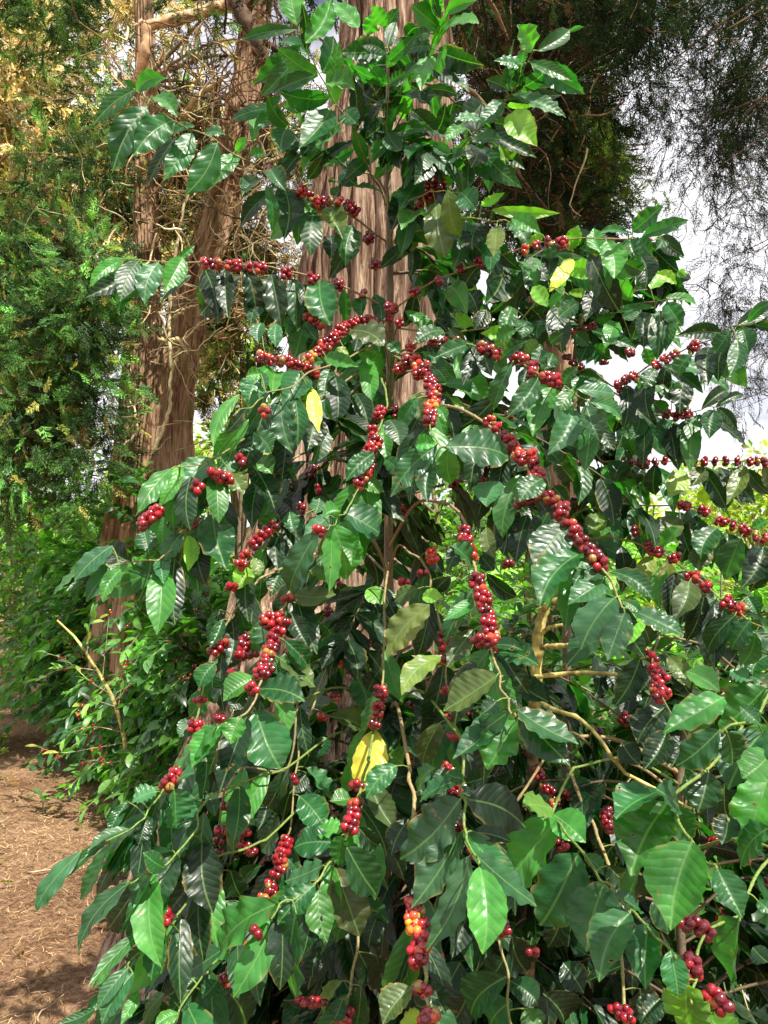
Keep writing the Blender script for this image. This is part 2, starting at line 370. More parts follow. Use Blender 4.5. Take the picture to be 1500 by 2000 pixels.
# ================================================================ trunks
def vnoise(th, z, nth, nz, rng, seed_shape=(64,)):
    """value noise periodic around the trunk; th 0..1, z in cells"""
    zz = z*nz; R = rng.random((nth, int(zz.max())+3)); u = (th*nth) % nth
    i = np.floor(u).astype(int); f = u-i; j = np.floor(zz).astype(int); g = zz-j
    f = f*f*(3-2*f); g = g*g*(3-2*g); i2 = (i+1) % nth; i = i % nth
    return (R[i, j]*(1-f)+R[i2, j]*f)*(1-g) + (R[i, j+1]*(1-f)+R[i2, j+1]*f)*g
def trunk_mesh(cl, rad, nth, nz, rng, flute=.12, bark=.03, flare=None, strips_=60):
    """cl: centre line (k,3), rad (k,) metres"""
    c = spline(cl, nz); k = len(cl); r = np.interp(np.linspace(0, k-1, nz), np.arange(k), rad)
    th = np.arange(nth)/nth; TH, J = np.meshgrid(th, np.arange(nz), indexing='xy')
    H = c[:, 2][:, None] + 0*TH; H = H - H.min()
    tw = TH + .035*H
    fl = vnoise(tw, H, 7, .35, rng)-.5
    r1 = vnoise(tw, H, strips_, 1.1, rng); r2 = vnoise(tw, H, int(strips_*2.7), 3.0, rng); r3 = vnoise(tw, H, int(strips_*6), 9.0, rng)
    R = r[:, None]*(1 + 2*flute*fl) + bark*(np.minimum(np.abs(r1-.5)*3, 1)**.6 - .7) + bark*.5*(np.abs(r2-.5)*2) + bark*.2*r3
    if flare is not None: R = R * flare(TH, H)
    v = c[:, None] + np.stack([np.cos(2*PI*TH)*R, np.sin(2*PI*TH)*R, 0*R], -1)
    i = np.arange(nz-1)[:, None]*nth; j = np.arange(nth)[None]; j2 = (j+1) % nth
    return v, np.stack([i+j, i+j2, i+nth+j2, i+nth+j], -1)

# the big trunk right behind the coffee tree
TD = 3.25
prof = [(2120, 150, 1010), (1900, 215, 940), (1780, 262, 915), (1650, 300, 895), (1500, 350, 870), (1300, 412, 850), (1100, 478, 830), (900, 532, 812), (700, 556, 850), (500, 578, 872), (300, 602, 882), (150, 630, 882), (0, 655, 886), (-200, 668, 890)]
cl = []; rad = []
for yy, l, r in prof:
    cl.append(P((l+r)/2, yy, TD)); rad.append((r-l)/2/F*TD)
cl = np.array(cl)
cl[:, 1] = TD + .02*np.arange(len(cl))                           # stands upright instead of leaning with the view
top = cl[-1].copy()
for k in range(1, 6):
    cl = np.vstack([cl, top + np.array([.05*k, .02*k, .9*k])]); rad.append(rad[len(prof)-1]*(1-.13*k))
def flare(TH, H):
    a = 2*PI*TH; f = np.exp(-H/.35)
    return 1 + f*(.12*np.cos(5*a+2.2)+.05*np.cos(3*a+.6)) 
rng = np.random.default_rng(11)
T0 = thing('cypress_tree', 'thick reddish fluted trunk with stringy bark standing right behind the berry laden coffee tree', 'tree', (cl[0][0], cl[0][1], 0), 'cypress trees')
zs = cl[:, 2]; 
mb = MB(); v, q = trunk_mesh(cl, rad, 420, 620, rng, .12, .06, flare, 32); mb.add(v, q); mb.build('trunk', M_BARK, T0)
# a second, slimmer stem grown against the first, leaving the dark cleft seen at its right
cl2 = np.array([P(x_, y_, TD-.12) for x_, y_ in ((800, 2050), (775, 1700), (752, 1400), (735, 1150), (722, 950), (735, 780), (760, 600))]); cl2[:, 1] = TD-.22+np.linspace(0, .2, 7)
mb = MB(); v, q = trunk_mesh(cl2, [.30, .26, .22, .19, .16, .13, .06], 200, 300, rng, .08, .016, None, 34); mb.add(v, q); mb.build('side_trunk', M_BARK, T0)

# ---------------------------------------------------------------- cypress foliage
def spray_proto(seed, nb=9, sub=3, w=.022, bare=False):
    r = np.random.default_rng(seed); V = []; Q = []; k = 0
    def blade(p0, p1, w0, tw):
        nonlocal k
        d = p1-p0; s = np.array([-d[1], d[0], tw*.5]); s = s/np.linalg.norm(s)*w0
        V.extend([p0-s, p0+s, p1+s*.3, p1-s*.3]); Q.append([k, k+1, k+2, k+3]); k += 4
    xs = np.linspace(0, 1, nb+1)
    curve = lambda t: np.array([t, .10*math.sin(2.5*t), -.30*t*t])
    for a in range(nb): blade(curve(xs[a]), curve(xs[a+1]), w, r.uniform(-1, 1))
    for a in range(1, nb+1):
        for sg in (-1, 1):
            p = curve(xs[a]-r.uniform(0, .05)); L = .42*(1-.6*xs[a])*r.uniform(.7, 1.2)
            an = sg*r.uniform(.5, .9); e = p + L*np.array([math.cos(an), math.sin(an), r.uniform(-.35, .15)])
            blade(p, e, w*.9, r.uniform(-1, 1))
            for b in range(sub):
                f = (b+1)/(sub+1); p2 = p+(e-p)*f; an2 = an + (-1)**b*r.uniform(.5, .8); L2 = L*.45*(1-.3*f)
                blade(p2, p2 + L2*np.array([math.cos(an2), math.sin(an2), r.uniform(-.4, .2)]), w*1.2, r.uniform(-1, 1))
    return np.array(V), np.array(Q)
DENS = 2.6
SPR = [spray_proto(s) for s in range(5)]
SPR_S = [spray_proto(s, 5, 2, .040) for s in range(20, 24)]       # coarser, for distant crowns
SPR_F = [spray_proto(s, 7, 2, .015) for s in range(40, 44)]       # fine, hanging
def sprays(mb, protos, p, d, size, col, rng):
    d = unit(d); k = rng.integers(0, len(protos), len(p)); rnd = unit(rng.normal(size=(len(p), 3)))
    s = unit(np.cross(d, rnd)); n = np.cross(d, s); size = np.broadcast_to(size, (len(p),))
    for a, (v, q) in enumerate(protos):
        m = k == a
        if not m.any(): continue
        vv = p[m][:, None] + size[m][:, None, None]*(d[m][:, None]*v[None, :, :1] + s[m][:, None]*v[None, :, 1:2] + n[m][:, None]*v[None, :, 2:])
        N = m.sum(); qq = (q[None] + (np.arange(N)*len(v))[:, None, None]).reshape(-1, 4)
        mb.add(vv, qq, None, np.repeat(col[m], len(v), 0))
def greens(rng, n, base, var=.35):
    base = np.atleast_2d(base); c = base[rng.integers(0, len(base), n)]
    return c*np.exp(rng.normal(0, var, (n, 1)))
def clumps(centres, radii, per, rng, flat=(1, 1, 1)):
    """points gathered into ragged clumps; returns points, directions and clump ids"""
    ps = []; ds = []; ids = []
    for k, (c, r) in enumerate(zip(centres, radii)):
        m = max(3, int(per*r*r)); u = unit(rng.normal(size=(m, 3))); rr = r*rng.uniform(.25, 1, (m, 1))**.6
        ps.append(c + u*rr*flat); ds.append(u + rng.normal(0, .35, (m, 3))); ids.append(np.full(m, k))
    return np.vstack(ps), np.vstack(ds), np.concatenate(ids)
def pix_clumps(boxes, rng):
    """boxes: (x0,y0,x1,y1, d0,d1, count, radius)"""
    C = []; R = []
    for x0, y0, x1, y1, d0, d1, n, r in boxes:
        for _ in range(n):
            C.append(P(rng.uniform(x0, x1), rng.uniform(y0, y1), rng.uniform(d0, d1))); R.append(r*rng.uniform(.6, 1.4))
    return np.array(C), np.array(R)
def limbs(mb, start, centres, rng, r=.02, col=(.25, .17, .11), sag=.15):
    for c in centres:
        s = start(c); m = (s+c)/2 + rng.normal(0, .12, 3) + [0, 0, sag]
        pts = spline([s, m, c], 8); tube(mb, pts, np.linspace(r, r*.25, 8)*rng.uniform(.6, 1.4), 5, np.array(col)*rng.uniform(.7, 1.5))
def sun_gap(C, rad=.68, mask=False):         # drops crown clumps on the sun's way to points meant to be lit
    keep = np.ones(len(C), bool)
    for g in GAPS:
        v = C - g; h = v@SUN; keep &= ~((h > .35) & (np.linalg.norm(v - h[:, None]*SUN, axis=1) < rad))
    return keep if mask else C[keep]
GAPS = [P(865, 120, 3.1), P(820, 30, 3.1), P(850, 200, 3.1), P(800, 120, 3.1), P(700, 60, 3.1), P(1250, 520, 2.0), P(1200, 620, 2.0), P(80, 250, 6.0), P(60, 420, 6.0), P(160, 560, 5.8), P(200, 330, 5.8), P(850, 300, 3.1), P(360, 560, 6.2), P(385, 440, 6.2), P(320, 760, 6.2), P(60, 300, 7), P(100, 600, 5.6), P(150, 420, 5.6), P(300, 100, 6), P(250, 960, 6), P(380, 1180, 5),
        P(100, 1100, 7), P(150, 1250, 6), P(440, 1230, 4.7), np.array([-3.3, 7.6, 0]), np.array([-2.9, 6.2, 0]), np.array([-1.35, 2.6, 0]), np.array([-1.1, 3.1, 0]), np.array([-2.0, 4.1, 0]), np.array([-1.2, 1.8, 0]), P(30, 700, 5.6), P(200, 800, 5.6), P(430, 150, 6), P(450, 400, 6.5), P(300, 300, 6.5), P(330, 1000, 6), P(60, 1000, 8), np.array([-1.7, 3.3, 0]), np.array([-2.6, 5., 0]), np.array([-1.0, 2.1, 0]), np.array([-3.6, 8., 0]), P(1020, 240, 1.6), P(1080, 540, 1.6),
        P(960, 400, 1.7), P(1170, 230, 5.8), P(1000, 900, 6), P(1300, 950, 7), P(1450, 900, 7), P(1200, 1000, 6)]
def crown(root, boxes, per, size, base, rng, protos=SPR, down=.5, name='crown', var=.3, limb_from=None, limb_every=3, limb_r=.02):
    C, R = pix_clumps(boxes, rng); per = per*DENS; kp = sun_gap(C, .26, True); C = C[kp]; R = R[kp]
    p, d, ids = clumps(C, R, per, rng)
    d = d + [0, 0, -down]
    ct = np.exp(rng.normal(0, var, (len(C), 1)))
    col = greens(rng, len(p), base, .22)*ct[ids]
    mb = MB(); sprays(mb, protos, p, d, size*rng.uniform(.6, 1.3, len(p)), col, rng)
    o = mb.build(name, M_SPRAY, root, smooth=False)
    if limb_from is not None:
        mb = MB(); limbs(mb, limb_from, C[::limb_every], rng, limb_r); mb.build('limb', M_LIMB, root)
    return o
def twigs(mb, n, box, rng, L=(.3, 1.0), r=(.003, .01), pal=((.55, .47, .28), (.35, .25, .14), (.2, .12, .07)), down=.5, seg=9, sides=4):
    x0, y0, x1, y1, d0, d1 = box; pal = np.array(pal)
    for _ in range(n):
        p = P(rng.uniform(x0, x1), rng.uniform(y0, y1), rng.uniform(d0, d1)); dr = unit(rng.normal(size=3) + [0, 0, -down]); l = rng.uniform(*L)
        pts = [p]
        for k in range(seg-1):
            dr = unit(dr + rng.normal(0, .32, 3) + [0, 0, .05]); pts.append(pts[-1] + dr*l/seg)
        rr = rng.uniform(*r); tube(mb, np.array(pts), np.linspace(rr, rr*.35, seg), sides, pal[rng.integers(len(pal))]*rng.uniform(.7, 1.3))
# ================================================================ the cypresses
DG = np.array([[.022, .050, .018], [.035, .085, .022], [.055, .12, .03], [.018, .034, .016]])
BR = np.array([[.09, .055, .03], [.14, .09, .04], [.05, .04, .02]])
YG = np.array([[.22, .24, .05], [.30, .28, .09], [.14, .19, .04]])
TAN = np.array([[.42, .35, .22], [.5, .42, .28], [.3, .24, .13]])
PALE = ((.58, .50, .30), (.42, .33, .18), (.30, .18, .09))
DARKT = ((.10, .065, .04), (.06, .04, .03), (.22, .15, .08))

# --- crown of the big trunk: starts above the frame, its skirt hangs in at both sides of the trunk top
rng = np.random.default_rng(21)
tt = cl[-6]
sfrom = lambda c: np.array([tt[0], tt[1], max(3.6, min(c[2]+.3, 8.0))])
bx = [(880, -60, 1130, 420, 4.3, 5.6, 34, .26), (900, 380, 1110, 470, 4.4, 5.2, 6, .2), (520, -120, 640, 120, 4.0, 5.0, 5, .2)]
crown(T0, bx, 190, .17, np.vstack([DG, DG, BR, BR[:1]])*.8, rng, SPR, .9, limb_from=sfrom, limb_every=3, limb_r=.018)
mb = MB(); twigs(mb, 150, (885, -60, 1160, 430, 4.2, 5.6), rng, (.25, .8), (.003, .008), DARKT, .9)
twigs(mb, 26, (1060, 60, 1150, 330, 4.2, 5.0), rng, (.2, .6), (.003, .007), PALE, .8)
mb.build('twig_tangle', M_LIMB, T0)['kind'] = 'stuff'
CC = []; RR = []
for _ in range(24):
    a = rng.uniform(0, 2*PI); h = rng.uniform(8.6, 11); q = rng.uniform(.3, 1.2)*.9; CC.append([tt[0]+math.cos(a)*q, tt[1]+.4+math.sin(a)*q, h]); RR.append(rng.uniform(.25, .5))
CC = sun_gap(np.array(CC)); p, d, ids = clumps(CC, RR, 110, rng); mb = MB()
sprays(mb, SPR_S, p, d+[0, 0, -.5], .28, greens(rng, len(p), DG), rng); mb.build('unseen_shade_crown', M_SPRAY, T0, smooth=False)
mb = MB(); limbs(mb, lambda c: np.array([tt[0], tt[1]+.1, min(c[2]-.6, cl[-1][2])]), CC[::2], rng, .03); mb.build('upper_limb', M_LIMB, T0)

# --- the double trunk at the left
rng = np.random.default_rng(22)
D2 = 6.6
def cl_pix(rows, d, lean=0.):
    c = np.array([P((l+r)/2, y, d) for y, l, r in rows]); c[:, 1] = d + lean*np.linspace(0, 1, len(rows))
    return c, [(r-l)/2/F*d for y, l, r in rows]
ca, ra = cl_pix([(1500, 185, 330), (1250, 200, 330), (1000, 212, 320), (870, 222, 312), (700, 234, 302), (600, 242, 296), (450, 244, 292), (300, 240, 282), (100, 236, 270), (-150, 232, 262)], D2)
cb, rb = cl_pix([(1500, 225, 385), (1250, 238, 380), (1000, 250, 372), (870, 262, 362), (760, 288, 366), (650, 318, 388), (560, 342, 400), (450, 378, 440), (330, 408, 470), (150, 440, 500), (-80, 470, 520)], D2-.35, -.2)
T1 = thing('cypress_tree', 'old cypress with two parting trunks hung with pale dead twigs, left of the coffee tree', 'tree', (ca[0][0], D2, 0), 'cypress trees')
for c_, r_, s_ in ((ca, ra, 1), (cb, rb, 2)):
    mb = MB(); v, q = trunk_mesh(c_, np.array(r_)*.96, 150, 330, np.random.default_rng(30+s_), .20, .045, None, 24); mb.add(v, q); mb.build('trunk', M_BARK2, T1)
def limb(root, pts, r0, r1, col=(.40, .27, .16), mat=None, name='limb', n=26, jit=.005):
    rr = np.random.default_rng(int(abs(pts[0][0]*7+pts[0][1]))); w_ = spline([P(*p) for p in pts], n); w_[1:-1] += rr.normal(0, jit, (n-2, 3))
    mb = MB(); tube(mb, w_, np.linspace(r0, r1, n)*(1+.1*np.sin(np.arange(n)*.9)), 10, col); mb.build(name, mat or M_LIMB, root)
limb(T1, [(500, -40, 6.3), (470, 0, 6.2), (400, 22, 6.0), (330, 42, 5.9), (292, 52, 5.9), (285, 90, 5.9), (275, 135, 5.95), (262, 180, 6.1)], .05, .035, (.58, .38, .22), n=40)
limb(T1, [(292, 52, 5.9), (278, 42, 5.9), (262, 50, 5.85)], .02, .006, (.55, .4, .25))
limb(T1, [(440, -40, 6.2), (470, 20, 6.0), (500, 80, 5.9), (520, 150, 6.0), (520, 240, 6.1), (505, 330, 6.2)], .07, .03, (.09, .06, .04), n=34)
limb(T1, [(355, 235, 6.1), (385, 190, 6.0), (420, 165, 5.9), (450, 140, 5.8)], .028, .012, (.50, .38, .18))
limb(T1, [(590, 120, 5.8), (560, 110, 5.9), (530, 90, 6.0), (480, 70, 6.1)], .035, .02, (.08, .05, .04))
limb(T1, [(335, 720, 6.05), (331, 600, 6.05), (345, 480, 5.95), (368, 370, 5.9)], .016, .01, (.56, .48, .28))
limb(T1, [(300, 880, 6.0), (330, 800, 5.95), (333, 740, 5.95), (350, 680, 5.95)], .016, .01, (.56, .48, .28))
limb(T1, [(222, 890, 5.9), (262, 850, 5.9), (265, 810, 5.9), (252, 770, 5.95), (254, 720, 6.0)], .014, .007, (.60, .52, .30))
limb(T1, [(310, 664, 5.95), (345, 664, 5.9), (362, 660, 5.85), (400, 625, 5.8)], .018, .006, (.60, .50, .26))
limb(T1, [(345, 660, 5.9), (358, 676, 5.85), (366, 692, 5.8)], .014, .004, (.60, .50, .26))
limb(T1, [(340, 620, 5.9), (370, 600, 5.8), (410, 595, 5.7)], .012, .005, (.55, .47, .25))
limb(T1, [(385, 395, 5.6), (420, 408, 5.6), (460, 425, 5.6), (520, 430, 5.6)], .009, .004, (.10, .07, .05))
limb(T1, [(80, 742, 5.9), (110, 724, 5.85), (132, 700, 5.8)], .011, .004, (.55, .50, .42))
limb(T1, [(105, 305, 5.9), (140, 306, 5.85), (165, 300, 5.9), (200, 370, 6.0)], .014, .008, (.36, .24, .14))
mb = MB()
twigs(mb, 330, (200, 40, 480, 640, 5.6, 7.2), rng, (.3, 1.0), (.004, .011), PALE, .5)
twigs(mb, 260, (400, 250, 590, 640, 5.6, 7.4), rng, (.3, .9), (.003, .008), PALE, .5)
twigs(mb, 120, (330, 20, 580, 300, 5.4, 6.8), rng, (.25, .9), (.003, .009), DARKT, .6)
twigs(mb, 60, (180, 600, 470, 900, 5.6, 6.6), rng, (.2, .8), (.003, .007), PALE, .2)
twigs(mb, 50, (60, 300, 240, 900, 5.4, 6.2), rng, (.2, .7), (.003, .006), PALE, .3)
mb.build('twig_tangle', M_LIMB, T1)['kind'] = 'stuff'
bx = [(180, 180, 470, 440, 6.9, 8.4, 34, .22), (400, 260, 600, 560, 6.9, 8.2, 34, .22), (400, 500, 560, 660, 6.9, 8, 14, .2), (390, 640, 540, 840, 6.9, 8.4, 14, .17), (560, 60, 640, 400, 6.8, 7.6, 10, .17), (330, -60, 560, 60, 5.6, 6.6, 12, .18), (330, 60, 400, 330, 6.0, 7.0, 9, .16), (470, 150, 590, 330, 6.0, 7.0, 7, .16), (400, 460, 480, 680, 6.4, 7.2, 8, .17)]
f1 = lambda c: cb[-3] + (ca[-2]-cb[-3])*(rng.random() < .5)
crown(T1, bx, 230, .17, np.vstack([BR*1.5, YG[:2]*1.0, DG*1.5]), rng, SPR, .5, limb_from=f1, limb_every=4, limb_r=.02)

bx = [(255, 400, 430, 780, 5.7, 6.1, 20, .11), (300, 150, 480, 420, 5.7, 6.1, 12, .12)]
crown(T1, bx, 300, .12, np.vstack([BR*1.6, YG*.9, TAN*.8]), rng, SPR_F, 1.3, name='hanging_sprays')

# --- the leafy cypress filling the left edge
rng = np.random.default_rng(23)
c3, r3 = cl_pix([(1450, -100, -20), (1000, -95, -25), (500, -90, -30), (0, -85, -35), (-300, -80, -40)], 7.2)
T2 = thing('cypress_tree', 'bushy green cypress whose sprays reach the ground along the left edge of the view', 'tree', (c3[0][0], 7.2, 0), 'cypress trees')
mb = MB(); v, q = trunk_mesh(c3, r3, 90, 160, rng, .1, .02, None, 20); mb.add(v, q); mb.build('trunk', M_BARK2, T2)
f3 = lambda c: np.array([c3[0][0], 7.2, c[2]+.25])
bx = [(-40, 480, 225, 880, 5.3, 6.4, 62, .26), (70, 40, 130, 480, 5.4, 6.2, 12, .2), (90, 270, 210, 500, 5.3, 6.0, 14, .18), (-40, 840, 190, 1000, 5.4, 6.2, 20, .2), (100, 900, 260, 1010, 5.6, 6.2, 5, .12), (-40, -60, 200, 30, 5.6, 6.2, 12, .24), (130, 60, 240, 260, 6.2, 7.0, 10, .2)]
crown(T2, bx, 300, .15, np.vstack([DG*2.4, DG*2.9, DG*1.8, YG[1:]]), rng, SPR, .25, limb_from=f3, limb_every=3, limb_r=.02, var=.4)  # yellow-green sprays put sunlit patches into the colour
bx = [(-30, 500, 225, 900, 5.3, 6.0, 36, .12), (60, 60, 240, 480, 5.3, 6.2, 30, .13)]
crown(T2, bx, 420, .13, np.vstack([BR*2.2, YG[2:], DG*2]), rng, SPR, .3, name='brown_sprays')

# --- sunlit cypress behind it, the glare put into its pale colours
rng = np.random.default_rng(24)
T3 = thing('cypress_tree', 'cypress crown with sunlight put into its pale colour behind the bushy green one at the upper left corner', 'tree', (-6.9, 11.2, 0), 'cypress trees')
mb = MB(); v, q = trunk_mesh(np.array([[-6.9, 11.2, -.1], [-6.9, 11.2, 4.0], [-6.7, 11.2, 9.0]]), [.35, .28, .15], 80, 120, rng, .1, .02, None, 20); mb.add(v, q); mb.build('trunk', M_BARK2, T3)
bx = [(-80, 80, 90, 460, 6.6, 9.4, 54, .36), (-80, 430, 110, 900, 8.6, 9.8, 26, .42), (80, 150, 420, 560, 9.4, 11, 46, .42), (-50, -120, 400, 60, 9.0, 10.5, 24, .42), (350, 560, 480, 830, 9.6, 11.5, 8, .34)]
crown(T3, bx, 120, .26, np.vstack([[[.68, .58, .42], [.72, .62, .42], [.62, .48, .34]], TAN*1.5, YG[1:]*1.4, DG[:2]*2.5]), rng, SPR_S, .4, limb_from=lambda c: np.array([-6.8, 11.2, c[2]-.3]), limb_every=3, limb_r=.03)

# --- hanging cypress at the right, its trunk outside the frame; its unseen high crown is placed and thinned to shade the coffee
rng = np.random.default_rng(25)
T4 = thing('cypress_tree', 'dark cypress hanging its fine lacy branchlets against the white sky at the upper right', 'tree', (3.9, 3.4, 0), 'cypress trees')
mb = MB(); v, q = trunk_mesh(np.array([[3.9, 3.4, -.1], [3.85, 3.4, 3.0], [3.7, 3.3, 9.5]]), [.36, .3, .14], 100, 160, rng, .1, .02, None, 22); mb.add(v, q); mb.build('trunk', M_BARK, T4)
f4 = lambda c: np.array([3.8, 3.35, max(c[2]+.5, 3.6)])
bx = [(1220, -80, 1500, 200, 4.4, 5.4, 46, .22), (1340, 150, 1530, 320, 4.6, 5.4, 18, .17), (1380, -40, 1530, 200, 4.6, 5.4, 16, .2), (1190, -60, 1300, 60, 4.5, 5.2, 7, .18)]
crown(T4, bx, 330, .14, DG*.85, rng, SPR_F, .9, limb_from=f4, limb_every=3, limb_r=.012)
bx = [(1290, 180, 1500, 420, 4.5, 5.4, 34, .17), (1390, 400, 1530, 700, 4.5, 5.4, 40, .18), (1210, 190, 1340, 350, 4.6, 5.2, 6, .14), (1430, 150, 1530, 420, 4.5, 5.3, 14, .17), (1400, 700, 1520, 820, 4.5, 5.2, 9, .16)]
crown(T4, bx, 210, .12, np.array([[.035, .045, .035], [.03, .035, .03], [.05, .045, .045]]), rng, SPR_F, 1.2, name='hanging_sprays', limb_from=f4, limb_every=4, limb_r=.007)  # bloom of the sky put into the greyish spray colours
mb = MB(); twigs(mb, 90, (1290, 180, 1520, 800, 4.4, 5.4), rng, (.2, .6), (.0015, .004), DARKT, .8); twigs(mb, 20, (1230, -30, 1460, 160, 4.4, 5.2), rng, (.3, .7), (.003, .006), ((.35, .22, .12),), .4); mb.build('twig_tangle', M_LIMB, T4)['kind'] = 'stuff'
CC = []; RR = []
for _ in range(145):
    a = rng.uniform(0, 2*PI); h = rng.uniform(4.6, 9.5); q = rng.uniform(.3, 2.9)*(1.15-(h-4.6)/6.5)
    c = np.array([3.1+math.cos(a)*q*1.05, .9+math.sin(a)*q*1.2, h]); rel = c-CAM
    CC.append(c); RR.append(rng.uniform(.3, .55))
CC = sun_gap(np.array(CC)); p, d, ids = clumps(CC, RR, 75, rng); mb = MB()
sprays(mb, SPR_S, p, d+[0, 0, -.5], .3, greens(rng, len(p), DG), rng); mb.build('unseen_shade_crown', M_SPRAY, T4, smooth=False)
mb = MB(); limbs(mb, lambda c: np.array([3.75, 3.3, max(3.5, c[2]-.5)]), CC[::2], rng, .035); mb.build('upper_limb', M_LIMB, T4)

# --- right of the trunk, a further cypress with green tips lit at its edge
rng = np.random.default_rng(26)
T5 = thing('cypress_tree', 'shaggy brown and green cypress between the big trunk and the open white sky', 'tree', (1.55, 6.6, 0), 'cypress trees')
c5 = np.array([[1.5, 6.6, -.1], [1.5, 6.6, 3.0], [1.45, 6.6, 9.0]])
mb = MB(); v, q = trunk_mesh(c5, [.3, .24, .1], 100, 160, rng, .1, .02, None, 22); mb.add(v, q); mb.build('trunk', M_BARK2, T5)
f5 = lambda c: np.array([1.5, 6.6, c[2]+.3])
bx = [(960, 40, 1180, 420, 5.6, 7.2, 60, .26), (890, -80, 1200, 60, 5.8, 7.2, 26, .28), (990, 380, 1180, 450, 5.8, 6.8, 12, .2), (1100, 400, 1200, 520, 5.8, 6.6, 5, .15)]
crown(T5, bx, 230, .18, np.vstack([BR*1.2, DG*1.2, DG]), rng, SPR, .7, limb_from=f5, limb_every=3, limb_r=.02, var=.4)
bx = [(1130, 130, 1195, 400, 5.5, 6.2, 15, .17), (1180, 350, 1290, 400, 5.6, 6.1, 6, .13)]
crown(T5, bx, 330, .13, np.array([[.12, .22, .04], [.2, .28, .06], [.07, .15, .03]]), rng, SPR, .3, name='lit_sprays')  # edge light is put into these bright greens
mb = MB(); twigs(mb, 120, (950, 0, 1190, 460, 5.4, 6.6), rng, (.3, .9), (.003, .007), DARKT + ((.4, .3, .15),), .9); mb.build('twig_tangle', M_LIMB, T5)['kind'] = 'stuff'

# ================================================================ far greenery
def far_tree(label, x, y, h, r, base, seed, ncl=26, name='broadleaf_tree', cat='tree', size=.11, per=150, low=.25, group='trees beyond the coffee bushes'):
    rng = np.random.default_rng(seed); root = thing(name, label, cat, (x, y, 0), group)
    mb = MB(); tr = spline([[x, y, -.1], [x+.1, y, h*.3], [x-.1, y+.1, h*.75]], 12); tube(mb, tr, np.linspace(.05*r+.05, .03, 12), 10, (.22, .17, .11))
    C = []; R = []
    for _ in range(ncl):
        a = rng.uniform(0, 2*PI); z = rng.uniform(low, 1.0); q = r*math.sqrt(max(.05, 1-((z-.55)/.55)**2))*rng.uniform(.35, 1)
        C.append([x+math.cos(a)*q, y+math.sin(a)*q, z*h]); R.append(r*.3*rng.uniform(.6, 1.3))
    C = np.array(C)
    for c in C[::2]:
        s = tr[rng.integers(2, 10)]; tube(mb, spline([s, (s+c)/2+[0, 0, .1*r], c], 7), np.linspace(.03, .008, 7), 6, (.22, .17, .11))
    mb.build('trunk', M_LIMB, root)
    p, d, ids = clumps(C, R, per/(r*.3)**2/2.2*.1*3, rng); mb = MB(); n = len(p)
    nor = unit(rng.normal(0, .5, (n, 3)) + [0, 0, .9])
    ct = np.exp(rng.normal(0, .2, (len(C), 1)))
    leaves(mb, p, d+[0, 0, -.3], nor, size*rng.uniform(.7, 1.3, n), size*.5, greens(rng, n, base, .25)*ct[ids], rng, nu=2, nv=3, droop=.5, fold=.2, wave=0)
    mb.build('crown', M_LEAF_FAR, root); return root
LY = np.array([[.26, .33, .05], [.35, .38, .07], [.16, .26, .04], [.4, .36, .12]])
LG = np.array([[.08, .18, .03], [.14, .26, .04], [.05, .12, .03]])
far_tree('yellow green sunlit tree low on the skyline at the right edge behind the berry twigs', 7.6, 15.0, 3.9, 1.9, LY, 41, 34, per=900, size=.17)
far_tree('pale yellow tree just right of the coffee tree stump seen under the open sky', 5.0, 17.0, 3.3, 1.9, LY, 42, 34, per=900, size=.17)
far_tree('light green far tree directly behind the coffee tree and the big trunk', 1.9, 18.0, 3.2, 2.2, LG*1.3, 43, 30, per=900, size=.18)
far_tree('dark needle bearing tree at the right edge below the hanging cypress', 9.2, 18.5, 4.4, 1.5, DG*1.1, 44, 26, per=800, size=.15)
far_tree('bright lime green tree glimpsed between the double trunk and the big trunk', -3.6, 14.0, 4.3, 1.6, LY, 45, 26, per=800, size=.15)
far_tree('mid green tree glimpsed low between the two cypress trunks', -2.0, 17.5, 3.6, 1.8, LG*1.2, 46, 26, per=800, size=.17)
far_tree('leafy green tree filling the gap right of the double trunk', -2.1, 10.5, 5.6, 1.3, np.vstack([LY*.8, LG]), 50, 30, per=1000, size=.14)
far_tree('dark leafy tree directly behind the coffee tree crown', .9, 12.5, 4.6, 1.6, LG*.8, 51, 30, per=900, size=.16)
far_tree('green tree closing the view behind the left coffee row', -8.5, 17.0, 5.0, 2.4, LG, 47, 34, per=900, size=.18)
def wood():                      # far-off wood that reads as one mass
    rng = np.random.default_rng(49); n = 260; a = rng.uniform(-1.0, 1.0, n); rr = rng.uniform(26, 40, n)
    C = np.stack([np.sin(a)*rr, np.cos(a)*rr, rng.uniform(.2, 2.9, n)], -1); p, d, ids = clumps(C, np.full(n, 1.3), 34, rng); m = len(p)
    ct = np.exp(rng.normal(0, .25, (n, 1))); mb = MB()
    leaves(mb, p, d, unit(rng.normal(0, .5, (m, 3))+[0, 0, .8]), .5, .3, greens(rng, m, np.vstack([LG, LY*.7]), .25)*ct[ids], rng, nu=2, nv=3, fold=.2, wave=0)
    o = mb.build('wood', M_LEAF_FAR); o['kind'] = 'stuff'; o['label'] = 'far green wood closing the horizon'; o['category'] = 'wood'
wood()

